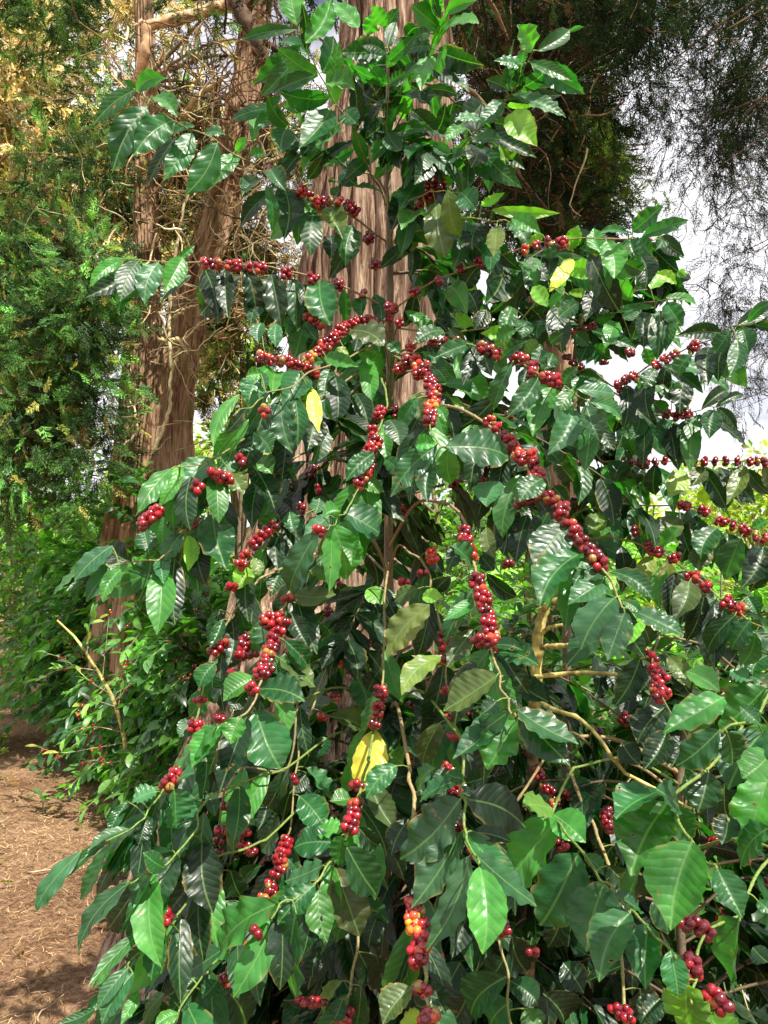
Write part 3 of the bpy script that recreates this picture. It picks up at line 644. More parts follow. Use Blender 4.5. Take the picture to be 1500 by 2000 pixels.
# ================================================================ coffee bushes of the plantation
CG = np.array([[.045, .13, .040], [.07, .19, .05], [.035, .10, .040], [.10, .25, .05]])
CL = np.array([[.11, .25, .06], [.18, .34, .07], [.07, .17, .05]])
def bush(label, x, y, h, r, seed, nbr=46, base=CG, cherry=.35, size=.13, nu=2, nv=5, stem=(.30, .27, .15), low=.08, group='coffee bushes of the plantation', lean=(0, 0), mat=None, lmin=0.25):
    rng = np.random.default_rng(seed); root = thing('coffee_bush', label, 'coffee bush', (x, y, 0), group)
    mt = MB(); tops = []
    for k in range(rng.integers(2, 4)):
        a = rng.uniform(0, 2*PI); e = np.array([x+lean[0]+.25*r*math.cos(a), y+lean[1]+.25*r*math.sin(a), h*rng.uniform(.8, .97)])
        st = spline([[x+.04*k, y, -.05], [(x*2+e[0])/3, (y*2+e[1])/3, h*.4], e], 14); tube(mt, st, np.linspace(.022, .006, 14), 6, np.array(stem)*rng.uniform(.7, 1.2)); tops.append(st)
    B = []; A = []; Nn = []; Lh = []; col = []; cc = []; co = []; ck = []
    for b in range(nbr):
        st = tops[b % len(tops)]; f = rng.uniform(low, 1); i = min(13, int(f*13)); s = st[i]; a = rng.uniform(0, 2*PI)
        rad = r*(1.05 - .55*f**2)*rng.uniform(.65, 1.1); o = np.array([math.cos(a), math.sin(a), 0])
        pts = spline([s, s+o*rad*.5+[0, 0, .16*rad], s+o*rad+[0, 0, -.12*rad+.25*(f > .85)]], 14); tube(mt, pts, np.linspace(.006, .0025, 14), 4, np.array(stem)*rng.uniform(.6, 1.2))
        tg = np.gradient(pts, axis=0); sd_ = unit(np.cross(unit(tg), [0, 0, 1.]))
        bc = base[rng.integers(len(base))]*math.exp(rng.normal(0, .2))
        for k in range(int(14*lmin), 14):
            for sg in (-1, 1):
                B.append(pts[k]); A.append(unit(tg[k])*.65 + sd_[k]*sg*rng.uniform(.4, 1.1) + [0, 0, rng.uniform(-.9, .35)] + rng.normal(0, .2, 3)); Nn.append(np.array([0, 0, 1.])+rng.normal(0, .42, 3))
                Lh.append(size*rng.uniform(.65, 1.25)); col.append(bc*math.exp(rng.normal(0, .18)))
        if rng.random() < cherry:
            for k in range(3, 11):
                if rng.random() < .7:
                    m = rng.integers(3, 6); cc.append(pts[k]+rng.normal(0, .010, (m, 3))); co.append(rng.normal(size=(m, 3))); ck.append(cherry_cols(rng, m, rng.choice(['r', 'd', 'o'], p=[.6, .3, .1])))
    B = np.array(B); Lh = np.array(Lh)
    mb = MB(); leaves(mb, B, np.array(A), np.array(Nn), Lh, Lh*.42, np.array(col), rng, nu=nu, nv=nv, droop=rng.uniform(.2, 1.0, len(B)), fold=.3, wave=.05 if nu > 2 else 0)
    mb.build('foliage', mat or M_LEAF_FAR, root); mt.build('stems', M_LIMB, root)
    if cc:
        mb = MB(); cherries(mb, np.vstack(cc), np.vstack(co), .0075, np.vstack(ck), lo=True); o = mb.build('cherries', M_CHERRY, root); o['kind'] = 'stuff'
    return root
bush('dark coffee bush at the left, directly under the double trunk', -1.75, 6.2, 2.6, .8, 61, 190, CG*1.25, .3, .125)
bush('coffee bush with many upright light green shoots in front of the double trunk foot', -1.15, 5.1, 1.7, .62, 62, 120, np.vstack([CG, CL[:1]]), .4, .12)
bush('pale dusty coffee bush at the far left edge behind the bare ground', -3.9, 9.9, 3.0, 1.1, 63, 190, np.vstack([CG, CL]), .25, .14)
bush('coffee bush farther back at the left edge with sunlit tops', -6.6, 14.0, 3.8, 1.5, 64, 150, CL, .2, .16)
bush('coffee bush behind the left cypress trunks, half hidden', -2.6, 7.3, 2.7, 1.0, 65, 120, CG*1.2, .2, .16)
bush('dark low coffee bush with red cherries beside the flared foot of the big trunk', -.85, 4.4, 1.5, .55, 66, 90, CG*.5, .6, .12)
bush('coffee bush with yellowing tops just left of the foot of the double trunk', -2.45, 7.6, 2.4, .7, 68, 120, np.vstack([CG*1.2, CL]), .3, .14)
bush('leafy coffee bush in the second row seen above the lichened stem', -2.9, 6.0+1.9, 2.35, .8, 69, 130, np.vstack([CG*1.2, CL]), .2, .14, low=.3)
bush('low spreading coffee bush in shade between the lichened stem and the big trunk', -1.45, 5.6, 1.9, .7, 59, 130, np.vstack([CG, CL[:1]]), .4, .13)
bush('shaded low coffee bush right at the front foot of the big trunk', .12, 2.78, 1.0, .5, 58, 80, CG*.35, .4, .12)  # shade put into the darkened leaf colour
bush('berry laden coffee bush with a leafless lower half bordering the open ground at the left', -2.45, 6.6, 1.15, .5, 67, 34, np.vstack([CG, CL[:1]]), .9, .10, lmin=.5)
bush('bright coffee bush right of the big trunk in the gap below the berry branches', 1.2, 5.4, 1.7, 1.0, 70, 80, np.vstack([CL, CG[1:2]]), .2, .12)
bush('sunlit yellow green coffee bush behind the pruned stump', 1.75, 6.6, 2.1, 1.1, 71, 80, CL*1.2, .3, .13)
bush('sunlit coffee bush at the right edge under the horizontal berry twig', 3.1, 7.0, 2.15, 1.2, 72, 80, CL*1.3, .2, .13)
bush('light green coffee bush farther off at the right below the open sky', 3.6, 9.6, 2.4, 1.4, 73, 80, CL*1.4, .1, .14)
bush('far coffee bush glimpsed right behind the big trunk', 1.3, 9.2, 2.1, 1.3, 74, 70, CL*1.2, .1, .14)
bush('dark coffee bush filling the shade at the lower right behind the broad leaves', 1.15, 3.1, 1.3, .8, 75, 130, CG*.4, .5, .13)  # leaf colour darkened to stand for the shade here
bush('shaded coffee bush at the right edge behind the broad leaved plant', 2.2, 4.4, 1.6, .9, 76, 80, CG*.5, .4, .13)  # shade put into the halved leaf colour
bush('half hidden coffee bush just behind the coffee tree at its right', .75, 4.5, 1.5, .8, 77, 70, CG*.6, .5, .12)  # leaf colour darkened for the shaded gaps behind the tree

# the leaning yellow lichened coffee stem at the left, with its thin fan of side twigs
rng = np.random.default_rng(80); d0 = 4.9
yb = P(248, 1545, d0); LT = thing('coffee_bush', 'sparse coffee bush with a leaning yellow lichened stem beside the bare ground', 'coffee bush', (yb[0], yb[1], 0), 'coffee bushes of the plantation')
def lich(root, pts, r0, r1, name='branch', n=22, mat=None, col=(.40, .34, .12)):
    rr = np.random.default_rng(int(abs(pts[-1][0]*3+pts[-1][1]))); w_ = spline([P(*p) for p in pts], n); w_[1:-1] += rr.normal(0, r0*.10, (n-2, 3))
    mb = MB(); c = np.array(col)*np.exp(rr.normal(0, .35, (n, 1))); tube(mb, w_, np.linspace(r0, r1, n)*rr.uniform(.94, 1.1, n), 8, c); mb.build(name, mat or M_LICHEN, root); return w_
lich(LT, [(252, 1552, d0), (248, 1500, d0), (243, 1440, d0), (222, 1370, d0+.05), (190, 1310, d0+.1), (150, 1250, d0+.1), (112, 1212, d0+.15)], .020, .006, 'stem')
tw = [[(243, 1440), (262, 1400), (275, 1380), (290, 1400)], [(225, 1380), (190, 1370), (160, 1375), (150, 1400)], [(240, 1430), (180, 1420), (130, 1440), (110, 1480)], [(245, 1450), (190, 1460), (120, 1470), (60, 1455)], [(215, 1355), (175, 1330), (130, 1290), (90, 1275)], [(200, 1325), (205, 1280), (210, 1230), (215, 1190)], [(240, 1430), (232, 1380), (240, 1330), (246, 1290)],
      [(248, 1480), (215, 1490), (180, 1485), (150, 1500)], [(222, 1370), (250, 1345), (262, 1330)], [(190, 1310), (150, 1305), (110, 1310), (70, 1330)], [(170, 1280), (172, 1240), (180, 1200)]]
B = []; A = []; CB = []
for k, q_ in enumerate(tw):
    w_ = lich(LT, [(x_, y_, d0-.05*(k % 3)) for x_, y_ in q_], .0035, .0015, 'branch', 14, col=(.26, .25, .12))
    for m in range(4, 14):
        if rng.random() < .75: B.append(w_[m]); A.append(rng.normal(0, .5, 3)+unit(w_[-1]-w_[0])+[0, 0, -.3])
        if rng.random() < .3: CB.append(w_[m])
n = len(B); mb = MB(); leaves(mb, np.array(B), np.array(A), rng.normal(0, .4, (n, 3))+[0, -.4, 1], rng.uniform(.06, .13, n), rng.uniform(.025, .045, n), greens(rng, n, np.vstack([CG, CL, [[.35, .36, .06]]])), rng, nu=2, nv=6, droop=.6, wave=0); mb.build('foliage', M_LEAF_FAR, LT)
mb = MB(); 
for c in CB: cherries(mb, c+rng.normal(0, .009, (4, 3)), rng.normal(size=(4, 3)), .007, cherry_cols(rng, 4, rng.choice(['r', 'r', 'd', 'o'])), lo=True)
o = mb.build('cherries', M_CHERRY, LT); o['kind'] = 'stuff'

rng = np.random.default_rng(90)
for k in range(26):
    y = rng.uniform(1.9, 7.5); x = -.36*y - rng.uniform(.0, .17)*y; a = rng.uniform(0, 2*PI); L = rng.uniform(.06, .13)
    mb = MB(); z = float(gz(x, y)) + .028
    leaves(mb, [x, y, z], [math.cos(a), math.sin(a), rng.uniform(-.05, .15)], [rng.normal(0, .3), rng.normal(0, .3), 1], L, L*.4, np.array([[.26, .13, .06], [.16, .08, .04], [.34, .22, .10], [.22, .2, .06]])[rng.integers(4)], rng, nu=6, nv=10, droop=rng.uniform(-1.2, 1.2), fold=.5, wave=.12)
    o = mb.build('fallen_leaf', M_LEAF); o['label'] = 'dry fallen coffee leaf lying on the brown litter'; o['category'] = 'leaf'; o['group'] = 'fallen leaves on the open ground'
# seedlings on the open ground
def seedling(px, py, label, base, n, size, seed):
    rng = np.random.default_rng(seed); dep = 1.6/((py-1130)/F); x0 = (px-750)/F*dep*.995; root = thing('seedling', label, 'seedling', (x0, dep, 0), 'seedlings in the litter')
    ms = MB(); ml = MB()
    for k in range(n):
        a = rng.uniform(0, 2*PI); h = size*rng.uniform(.8, 2); r_ = size*rng.uniform(.1, .9); e = np.array([x0+r_*math.cos(a), dep+r_*math.sin(a), h])
        tube(ms, spline([[x0, dep, -.01], [x0+.3*r_*math.cos(a), dep+.3*r_*math.sin(a), h*.6], e], 6), .0018, 4, (.2, .28, .08))
        for sg in range(4):
            b = rng.uniform(0, 2*PI); leaves(ml, e, [math.cos(b), math.sin(b), rng.uniform(-.3, .5)], [0, -.2, 1], size*rng.uniform(.6, 1.1), size*.42, greens(rng, 1, base), rng, nu=2, nv=6, droop=.6, wave=0)
    ms.build('stem', M_TWIG, root); ml.build('foliage', M_LEAF_FAR, root)
seedling(101, 1575, 'small dark two leaved seedling alone on the brown litter', CG*1.3, 2, .07, 1)
seedling(212, 1528, 'broad low green seedling at the foot of the lichened stem', CG*1.6, 9, .08, 2)
seedling(15, 1455, 'yellow green sunlit weed at the left edge of the bare ground', LY, 16, .06, 3)
seedling(76, 1552, 'tiny pale green sprout on the litter', LY*.7, 3, .03, 4)
seedling(25, 1470, 'lime green weed patch beside the yellow weed at the left edge', LY*1.2, 10, .045, 5)
# ================================================================ the coffee tree with its cherries
# Each entry: depth at the first point and at the tip, sheet of the polyline, polyline (from the stem outwards),
# leaves "sheet x y x y width kind", cherry clusters "sheet x y radius kind".
LC = {'n': (.012, .080, .021), 'd': (.004, .026, .008), 'g': (.028, .112, .046), 'b': (.042, .180, .032), 'B': (.14, .32, .04),  # d has inner shade put in, b and B young green plus backlight
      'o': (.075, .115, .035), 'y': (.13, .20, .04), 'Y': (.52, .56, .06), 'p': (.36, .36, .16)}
BR_ = []
def br(d0, d1, t, poly, lv='', cl='', r=(.0045, .0018), col=(.20, .17, .08)): BR_.append((d0, d1, t, poly, lv, cl, r, col))
BROWN = (.30, .19, .11); GREEN = (.15, .22, .05); TANT = (.28, .21, .10)
# ---- top left
br(1.95, 1.55, 0, '752,470 700,432 640,398 570,370 510,328 460,300 400,263 350,240 300,205 258,172',
 '1 525 352 362 487 62 n;1 530 350 482 312 40 n;1 532 355 650 305 60 b;1 575 415 440 672 118 n;1 678 470 520 610 105 n;1 600 380 692 460 72 b;1 750 520 640 705 85 n;1 760 492 675 530 42 g;1 848 560 722 762 112 n;1 800 520 880 527 52 g;1 935 605 820 738 72 b;1 920 592 965 535 45 b;1 972 600 1030 602 50 n;1 1055 660 1115 745 72 g;1 1110 730 1110 935 108 d;1 1040 722 1060 905 62 n;1 1160 790 1160 960 62 n;1 1190 770 1200 865 62 b;1 1228 825 1215 1000 80 n;1 1265 800 1340 935 95 o;1 1380 880 1350 1040 95 n;1 1290 920 1290 1015 60 d;1 1320 760 1290 735 40 n',
 '1 1047 665 20;1 1175 745 28;1 1245 790 32;1 1325 785 20;1 1365 808 28;1 1390 828 20;1 1440 930 28 d')
br(1.95, 1.6, 0, '752,400 738,360 725,345 705,290 690,250 650,190 625,150 600,95 572,42',
 '1 1160 100 1140 -20 88 b;1 1160 115 945 158 52 n;1 1175 178 985 332 92 n;1 1192 168 1292 -5 88 b;1 1258 285 1302 142 108 n;1 1228 295 1065 362 70 n;1 1265 360 1110 418 80 n;1 1290 425 1168 580 102 n;1 1275 330 1385 352 90 b;1 1340 430 1402 490 70 g;1 1272 590 1200 640 72 d;1 1385 580 1268 650 62 n;1 1330 480 1240 540 60 b;1 1400 540 1460 500 60 d;1 1440 620 1350 700 60 n')
br(1.95, 1.7, 0, '735,345 700,335 640,300 590,260 560,235 530,205',
 '1 1085 420 905 470 56 n;1 1078 470 990 512 56 g;1 982 455 985 562 38 b;1 1120 500 1098 602 82 n;1 1170 520 1180 620 60 d;1 1060 410 1100 380 40 n;1 1260 610 1200 700 60 d;1 1340 660 1400 730 70 n')
br(1.95, 1.7, 0, '757,420 757,340 758,260 758,180 757,95',
 '1 1400 110 1300 8 68 b;1 1430 132 1462 45 78 b;1 1500 190 1328 205 82 n;1 1470 180 1392 150 60 n;1 1450 262 1375 322 62 d;1 1505 270 1430 385 100 d;1 1390 320 1480 400 80 d;2 12 185 45 85 44 n;2 12 260 60 180 50 g;2 10 330 -60 250 60 n;2 15 420 75 330 60 d;2 10 470 -70 540 66 d;2 15 520 70 600 60 n;2 12 560 -50 640 60 b;2 18 330 100 290 52 g;2 18 240 130 130 60 n;2 10 210 -90 180 60 n;1 1480 430 1400 470 60 d;1 1500 120 1560 30 60 n;2 10 100 -50 20 60 b')
br(1.95, 1.6, 0, '765,300 775,250 800,200 825,150 840,100 855,60 862,15',
 '2 210 105 108 18 88 b;2 225 55 190 -20 60 b;2 240 50 362 2 58 b;2 230 115 345 75 34 n;2 215 200 390 255 84 d;2 150 350 292 372 58 d;2 185 185 82 205 62 g;2 130 312 35 362 50 d;2 165 262 232 210 40 g;2 110 430 215 532 92 d;2 198 530 240 400 70 d;2 130 382 205 370 50 d;2 130 245 82 292 42 g;2 60 392 28 440 50 d;2 110 300 60 290 40 b;2 180 130 120 150 40 n')
br(1.95, 1.5, 0, '768,440 790,415 820,380 860,340 900,290 950,235 990,195 1010,165 1025,130 1040,100',
 '2 580 195 520 98 95 b;2 598 200 727 115 55 n;2 722 125 782 105 22 n;2 575 250 785 368 112 n;2 548 250 430 237 52 g;2 540 245 548 188 48 g;2 490 342 485 240 60 g;2 488 352 400 312 64 d;2 470 390 692 372 52 d;2 480 412 612 390 42 B;2 500 440 598 572 100 B;2 462 390 370 492 60 g;2 450 560 520 657 78 B;2 400 600 550 662 62 d;2 380 465 278 472 50 g;2 385 400 275 500 98 d;2 350 545 462 547 56 g;2 310 630 480 707 92 g;2 320 500 240 562 42 b;2 210 640 338 592 60 g;2 205 620 118 672 72 g;2 150 700 60 822 82 g;2 430 480 560 520 70 d;2 420 520 330 560 60 d;2 500 350 640 340 50 d;2 260 600 190 560 60 n',
 '2 200 722 42;2 180 765 32;2 158 775 24;2 150 800 24;2 130 828 22 d;2 218 765 26;2 140 885 24 d;2 100 800 20 d')
br(1.9, 1.65, 0, '770,420 790,400 815,385 850,375 880,378',
 '2 250 740 300 925 92 o;2 200 790 240 1010 104 o;2 160 800 200 975 62 g;2 130 842 62 1015 108 o;2 290 662 310 765 62 n;2 300 752 362 822 82 n;2 60 760 30 900 70 d;2 100 830 90 960 60 n;2 330 640 330 740 50 n')
br(1.95, 1.6, 0, '770,470 800,455 850,440 905,428 960,430 1000,435',
 '2 420 820 687 832 60 B;2 380 802 472 752 42 B;2 440 882 430 1005 62 y;2 500 850 612 912 72 b;2 380 872 345 975 80 d;2 480 870 560 960 70 n;2 340 830 300 900 60 b;2 320 860 300 960 60 n;2 550 880 560 990 60 d', '', (.0045, .002), (.4, .42, .12))
# ---- upper right arm to the tip against the sky
br(1.9, 1.5, 0, '772,604 790,590 815,568 860,545 940,512 1000,490 1050,475 1100,470 1165,465 1225,465 1275,470',
 '2 970 905 1090 800 84 n;2 1010 920 1192 860 60 n;2 955 910 838 912 32 g;2 1000 930 1050 1000 72 n;2 1085 920 1175 1002 72 d;2 870 940 900 1090 88 b;2 960 930 1000 1030 70 n;2 1085 935 1060 975 50 n;4 370 40 308 142 96 d;4 470 20 398 185 112 d;4 565 0 600 180 82 d;4 738 10 645 142 50 Y;4 720 50 832 82 86 B;4 252 80 200 235 92 d;4 330 140 370 232 82 d;4 172 140 230 230 62 n;4 540 60 480 162 62 n;4 1000 0 1020 132 90 d;4 1060 70 1142 112 52 B;4 1010 60 930 22 60 n;4 900 10 940 105 62 b;4 120 150 80 280 70 d;4 650 -20 640 90 62 d;4 790 -30 850 60 60 n;2 620 915 560 955 50 B;2 690 960 620 1000 50 n',
 '2 552 975 24 o;2 640 945 20;2 698 950 30;4 378 24 27;4 216 96 18;4 120 138 24;4 40 205 22;4 297 48 12;4 20 240 18;2 660 965 14', col=BROWN)
# ---- twigs hanging over the left of the trunk
br(1.9, 1.55, 0, '750,602 700,573 640,550 590,535 540,525 480,518 430,513 390,513 330,512 260,508 232,505',
 '3 480 15 350 122 52 b;3 475 8 440 105 66 b;3 540 20 470 178 76 n;3 620 25 565 188 90 g;3 715 5 640 142 80 b;3 800 50 850 225 86 d;3 880 50 890 242 70 d;3 960 50 997 238 114 d;3 1060 70 1100 282 106 d;3 1150 90 1160 287 95 n;3 1250 100 1292 272 110 n;3 1345 130 1350 262 66 n;3 1410 160 1410 245 62 n;3 1462 150 1490 262 60 n;3 1040 190 1030 262 50 B;3 780 100 790 200 50 b;3 1190 110 1210 230 50 d;3 700 10 760 -40 40 b',
 '3 798 28 25;3 850 30 25;3 925 38 27;3 1017 48 26;3 1118 68 27;3 1222 90 26;3 1320 113 25;3 1418 147 19;3 1490 212 22 d;3 1465 35 24 d', col=BROWN)
br(1.9, 1.55, 0, '752,640 720,628 690,635 660,655 630,680 600,700 575,710 540,708 505,696',
 '3 1370 290 1502 352 102 o;3 1270 390 1402 432 62 b;3 1268 412 1180 432 52 b;3 1190 258 1150 402 100 g;3 1020 262 1010 342 60 g;3 1080 265 1080 358 58 g;3 1130 240 1120 310 44 g;3 1340 350 1330 430 60 y;3 1290 440 1270 592 80 n;3 1330 470 1330 605 92 d;3 1400 380 1490 470 90 b;3 1430 450 1400 560 70 d;3 1380 520 1400 600 60 b;3 1460 480 1500 580 60 n;3 1190 260 1240 330 60 n;3 1440 350 1420 410 70 y;3 1240 300 1200 370 60 d',
 '3 1205 238 18;3 1250 266 20;3 1410 252 16;3 1374 266 20;3 1332 290 32;3 1300 325 32;3 1272 346 32;3 1240 380 30;3 1202 405 24 o;3 1178 428 12;3 1230 458 20;3 1015 392 24;3 1062 408 16;3 1126 412 25;3 1164 430 14;3 1440 250 20;3 1480 265 20;3 1440 395 18 d;3 1478 430 26 d;3 1145 495 8')
br(1.85, 1.3, 0, '745,660 700,690 640,715 600,730 560,760 520,768 490,790 455,812',
 '3 1012 470 968 590 102 g;3 1172 450 1110 572 112 g;3 1042 530 908 752 58 n;3 935 540 833 748 56 b;3 975 580 870 705 42 d;3 1100 540 1142 772 118 g;3 1015 450 1035 530 40 n;3 1020 460 960 470 60 b;3 1222 520 1246 692 56 Y;3 1195 500 1210 590 62 g;3 1230 620 1200 762 88 d;3 1160 600 1150 772 86 d;3 1270 560 1300 640 70 n;3 1290 620 1250 720 60 d;3 1045 440 1010 480 50 b', '3 1032 605 14')
br(1.85, 1.25, 0, '740,720 690,735 600,790 520,820 495,845 450,875 410,900 380,910 350,912',
 '3 990 690 1060 772 92 g;3 990 695 930 765 90 g;3 912 750 868 862 78 g;3 1010 790 1062 852 72 b;3 710 812 620 982 60 b;3 670 830 538 1005 66 b;3 830 790 710 922 100 g;3 820 842 782 995 70 n;3 700 900 678 1065 62 n;3 980 810 1072 988 112 d;3 1040 680 1020 640 50 g;3 900 850 950 930 70 y;3 930 830 900 930 60 n;3 1100 760 1160 880 80 d;3 1080 700 1100 800 80 d',
 '3 938 798 24;3 833 850 20;3 887 872 26;3 770 900 10')
br(1.8, 1.2, 0, '700,880 620,880 560,900 500,915 450,935 410,968 390,990 372,1015 350,1060 320,1085 295,1092 250,1100 215,1110',
 '5 830 10 882 222 128 n;5 640 18 640 132 92 g;5 562 70 582 162 72 n;5 712 82 642 192 72 g;5 642 170 640 282 62 g;5 738 90 735 232 54 B;5 590 195 540 348 128 g;5 497 205 400 352 60 b;5 482 202 337 352 72 g;5 498 192 420 130 96 d;5 440 132 290 272 72 g;5 380 172 198 332 58 b;5 365 170 290 240 50 d;5 700 0 680 80 50 n;5 770 60 800 130 50 n',
 '3 820 938 30;3 765 986 30;3 612 990 14;5 740 38 40;5 550 46 18;5 605 6 20;5 710 5 18', col=TANT)
# ---- inner clusters in front of the trunk
br(1.75, 1.35, 0, '765,690 790,705 820,725 835,760 838,800 840,830 850,860 860,875',
 '4 440 548 232 690 112 d;4 120 540 150 650 80 o;4 205 590 245 650 50 b;4 205 742 25 942 108 g;4 240 745 490 790 130 g;4 250 752 262 892 94 b;4 195 800 170 965 76 g;4 130 555 70 680 80 g;4 20 640 60 740 70 n;4 230 500 370 540 50 g;4 180 420 250 500 60 n;4 200 740 120 740 60 b;4 0 790 70 870 50 n;4 20 340 60 380 50 n;4 170 860 210 800 60 b',
 '4 60 440 26;4 95 415 32;4 125 405 26;4 135 450 22 o;4 165 440 30;4 185 470 26;4 180 500 32;4 200 520 26;4 180 555 30;4 200 548 26;4 185 590 32 o;4 180 620 32;4 175 648 26;4 135 465 20;4 60 260 14', col=GREEN)
br(1.7, 1.35, 0, '745,740 755,780 748,815 735,850 728,880 715,915 705,940 690,975 672,1000 655,1020 640,1035',
 '3 1500 640 1560 780 100 b;5 1300 48 1352 266 150 b;5 1342 0 1482 82 114 g;5 1290 12 1186 102 66 g;5 1250 70 1135 312 104 g;5 1262 160 1200 320 40 n;3 1390 870 1500 920 60 b;3 1370 930 1400 990 60 b;5 1205 228 1312 300 80 o;5 1150 322 1312 322 78 o;5 1250 130 1320 220 60 y;3 1460 770 1350 880 80 n;5 1260 20 1330 0 60 b',
 '3 1490 600 26;3 1475 625 22;3 1455 680 18;3 1465 730 34;3 1445 760 34;3 1430 790 34;3 1440 820 32;3 1425 850 34;3 1400 885 30;5 1245 75 26', col=GREEN)
br(1.85, 1.45, 0, '760,1000 735,1005 700,965 680,970 640,985 600,1000 550,1020 520,1045 490,1075 470,1110',
 '5 962 212 925 302 78 B;5 990 180 1010 250 50 y;3 1330 855 1262 932 52 n;3 1250 935 1230 1010 60 g;5 1100 40 1010 120 70 d;5 1080 0 1030 70 60 n;5 1130 0 1150 80 60 g;5 1090 90 1030 230 66 d;5 1020 230 1010 350 60 n;5 940 340 920 430 50 d;5 960 320 980 430 70 d;5 1140 120 1100 200 60 d',
 '5 1065 55 12;5 1020 92 25;5 985 132 20;5 940 205 20;3 1243 910 17 d;3 1180 982 14;5 905 292 10')
br(1.65, 1.35, 0, '690,1040 650,1050 595,1085 530,1120 495,1145 465,1185 440,1225 420,1275 400,1330 385,1400 375,1420',
 '5 860 380 830 560 70 d;5 905 420 890 600 96 d;5 840 590 780 690 70 n;5 830 640 840 750 70 n;5 870 420 820 530 50 n;5 940 400 960 470 60 n;5 800 700 740 800 60 n;5 770 820 700 880 60 n;5 1000 480 960 560 60 b;5 1100 230 1060 330 60 n',
 '5 870 510 18;5 832 550 16;5 820 615 30;5 780 735 18;5 760 840 32;5 855 805 26;5 910 633 17;5 940 868 22;5 960 500 26;5 985 485 16;5 955 520 24;5 938 560 20;5 990 555 16', (.0055, .003), TANT)
br(1.6, 1.15, 0, '690,1060 600,1090 575,1135 560,1165 545,1210 535,1250 525,1280 510,1320 500,1360 480,1390 435,1415 410,1425',
 '5 1000 650 872 740 84 b;5 1015 692 1192 738 92 n;5 1090 570 1232 685 96 o;5 1000 775 1098 1005 150 n;5 942 802 900 908 82 b;5 862 832 748 1002 88 b;5 850 832 678 995 78 b;5 1060 560 1100 650 70 n;5 1110 500 1200 600 80 n;5 1100 440 1180 480 70 d;5 1020 430 1040 540 80 n;5 1080 650 1120 700 60 d;5 1140 400 1200 520 80 d;5 960 700 900 780 60 d;5 1050 600 1200 640 70 d;5 1120 350 1190 430 60 d;5 1190 370 1210 440 44 Y',
 '5 1122 338 29;5 1045 425 36;5 1080 420 36;5 1110 430 28;5 1062 505 34;5 1045 565 34;5 1022 628 40;5 1045 615 26;5 985 690 16', (.005, .0025), TANT)
br(1.8, 1.4, 0, '760,1180 720,1215 680,1265 640,1305 615,1370 590,1435 580,1500 570,1600 560,1640 545,1690 520,1760 505,1790',
 '5 1362 500 1208 572 62 g;5 1392 640 1442 782 92 g;5 1290 800 1432 872 82 o;5 1245 430 1302 492 92 g;5 1372 290 1360 362 62 g;5 1470 430 1500 560 80 d;5 1430 540 1500 640 70 d;5 1230 880 1180 1000 80 d;5 1180 780 1120 900 80 d;5 1320 620 1240 660 60 d;5 1200 560 1240 610 60 n;5 1280 880 1240 960 60 n;5 1160 900 1160 1010 80 d;7 930 10 1080 180 160 d;7 1170 110 1272 235 100 n;7 1200 20 1130 100 60 d;7 1200 0 1290 120 70 g',
 '5 1305 720 25;5 1258 800 22;5 1328 585 15 o;5 1358 612 22;5 1400 525 18 d;5 1470 490 18 d;7 1120 285 26;7 1112 310 32;7 1092 345 26;7 1095 380 30;7 1058 458 24;7 1058 485 28;7 1002 535 17', (.005, .0025), TANT)
br(1.7, 1.45, 0, '757,1100 750,1180 748,1260 745,1340 738,1400 730,1425',
 '5 1465 850 1412 1095 118 Y;5 1435 300 1500 360 74 B;6 20 945 75 985 80 B;6 0 300 60 420 60 d;5 1480 620 1440 700 60 d',
 '5 1478 760 27;5 1462 835 24;5 1482 690 12;5 1490 720 14', (.005, .003), TANT)
# ---- centre and right
br(1.8, 1.3, 0, '772,690 800,677 840,667 880,667 930,678 985,692 1020,712 1060,735 1100,752 1150,782 1180,800',
 '4 660 508 580 704 96 b;4 600 482 478 632 86 n;4 500 420 428 602 82 g;4 362 350 308 505 82 d;4 342 342 192 400 62 n;4 740 522 688 612 62 b;4 755 520 902 542 60 g;4 790 585 842 722 108 g;4 742 592 638 778 102 g;4 842 560 892 685 72 n;4 800 570 930 640 60 g;4 280 222 352 272 62 B;4 232 290 118 342 62 n;4 460 400 560 330 50 n;4 390 370 420 470 60 d;4 560 440 540 540 60 d;4 440 330 520 290 70 b;4 650 340 700 300 60 n;4 700 500 760 430 60 g;4 320 340 250 280 50 d;4 850 650 900 760 60 d;4 620 360 590 430 60 n',
 '4 105 355 20;4 190 335 21;4 285 338 23;4 385 355 23;4 445 382 21;4 517 393 29;4 580 428 18;4 578 458 27;4 632 475 30;4 680 492 33;4 20 200 20', col=GREEN)
br(1.9, 1.55, 0, '775,640 850,650 920,645 960,640 1000,640 1040,600 1080,560 1130,600',
 '4 500 200 460 312 66 b;4 480 292 378 302 60 B;4 500 312 428 352 52 B;4 600 332 540 382 62 B;4 560 252 540 322 62 n;4 620 250 600 322 62 n;4 700 272 640 332 60 n;4 400 210 350 290 60 d;4 760 180 680 240 60 n;4 640 190 700 150 60 b;4 580 120 640 200 60 B;4 470 110 520 50 60 b;4 200 250 260 320 60 d;4 700 150 740 210 60 n;4 640 100 700 60 50 y')
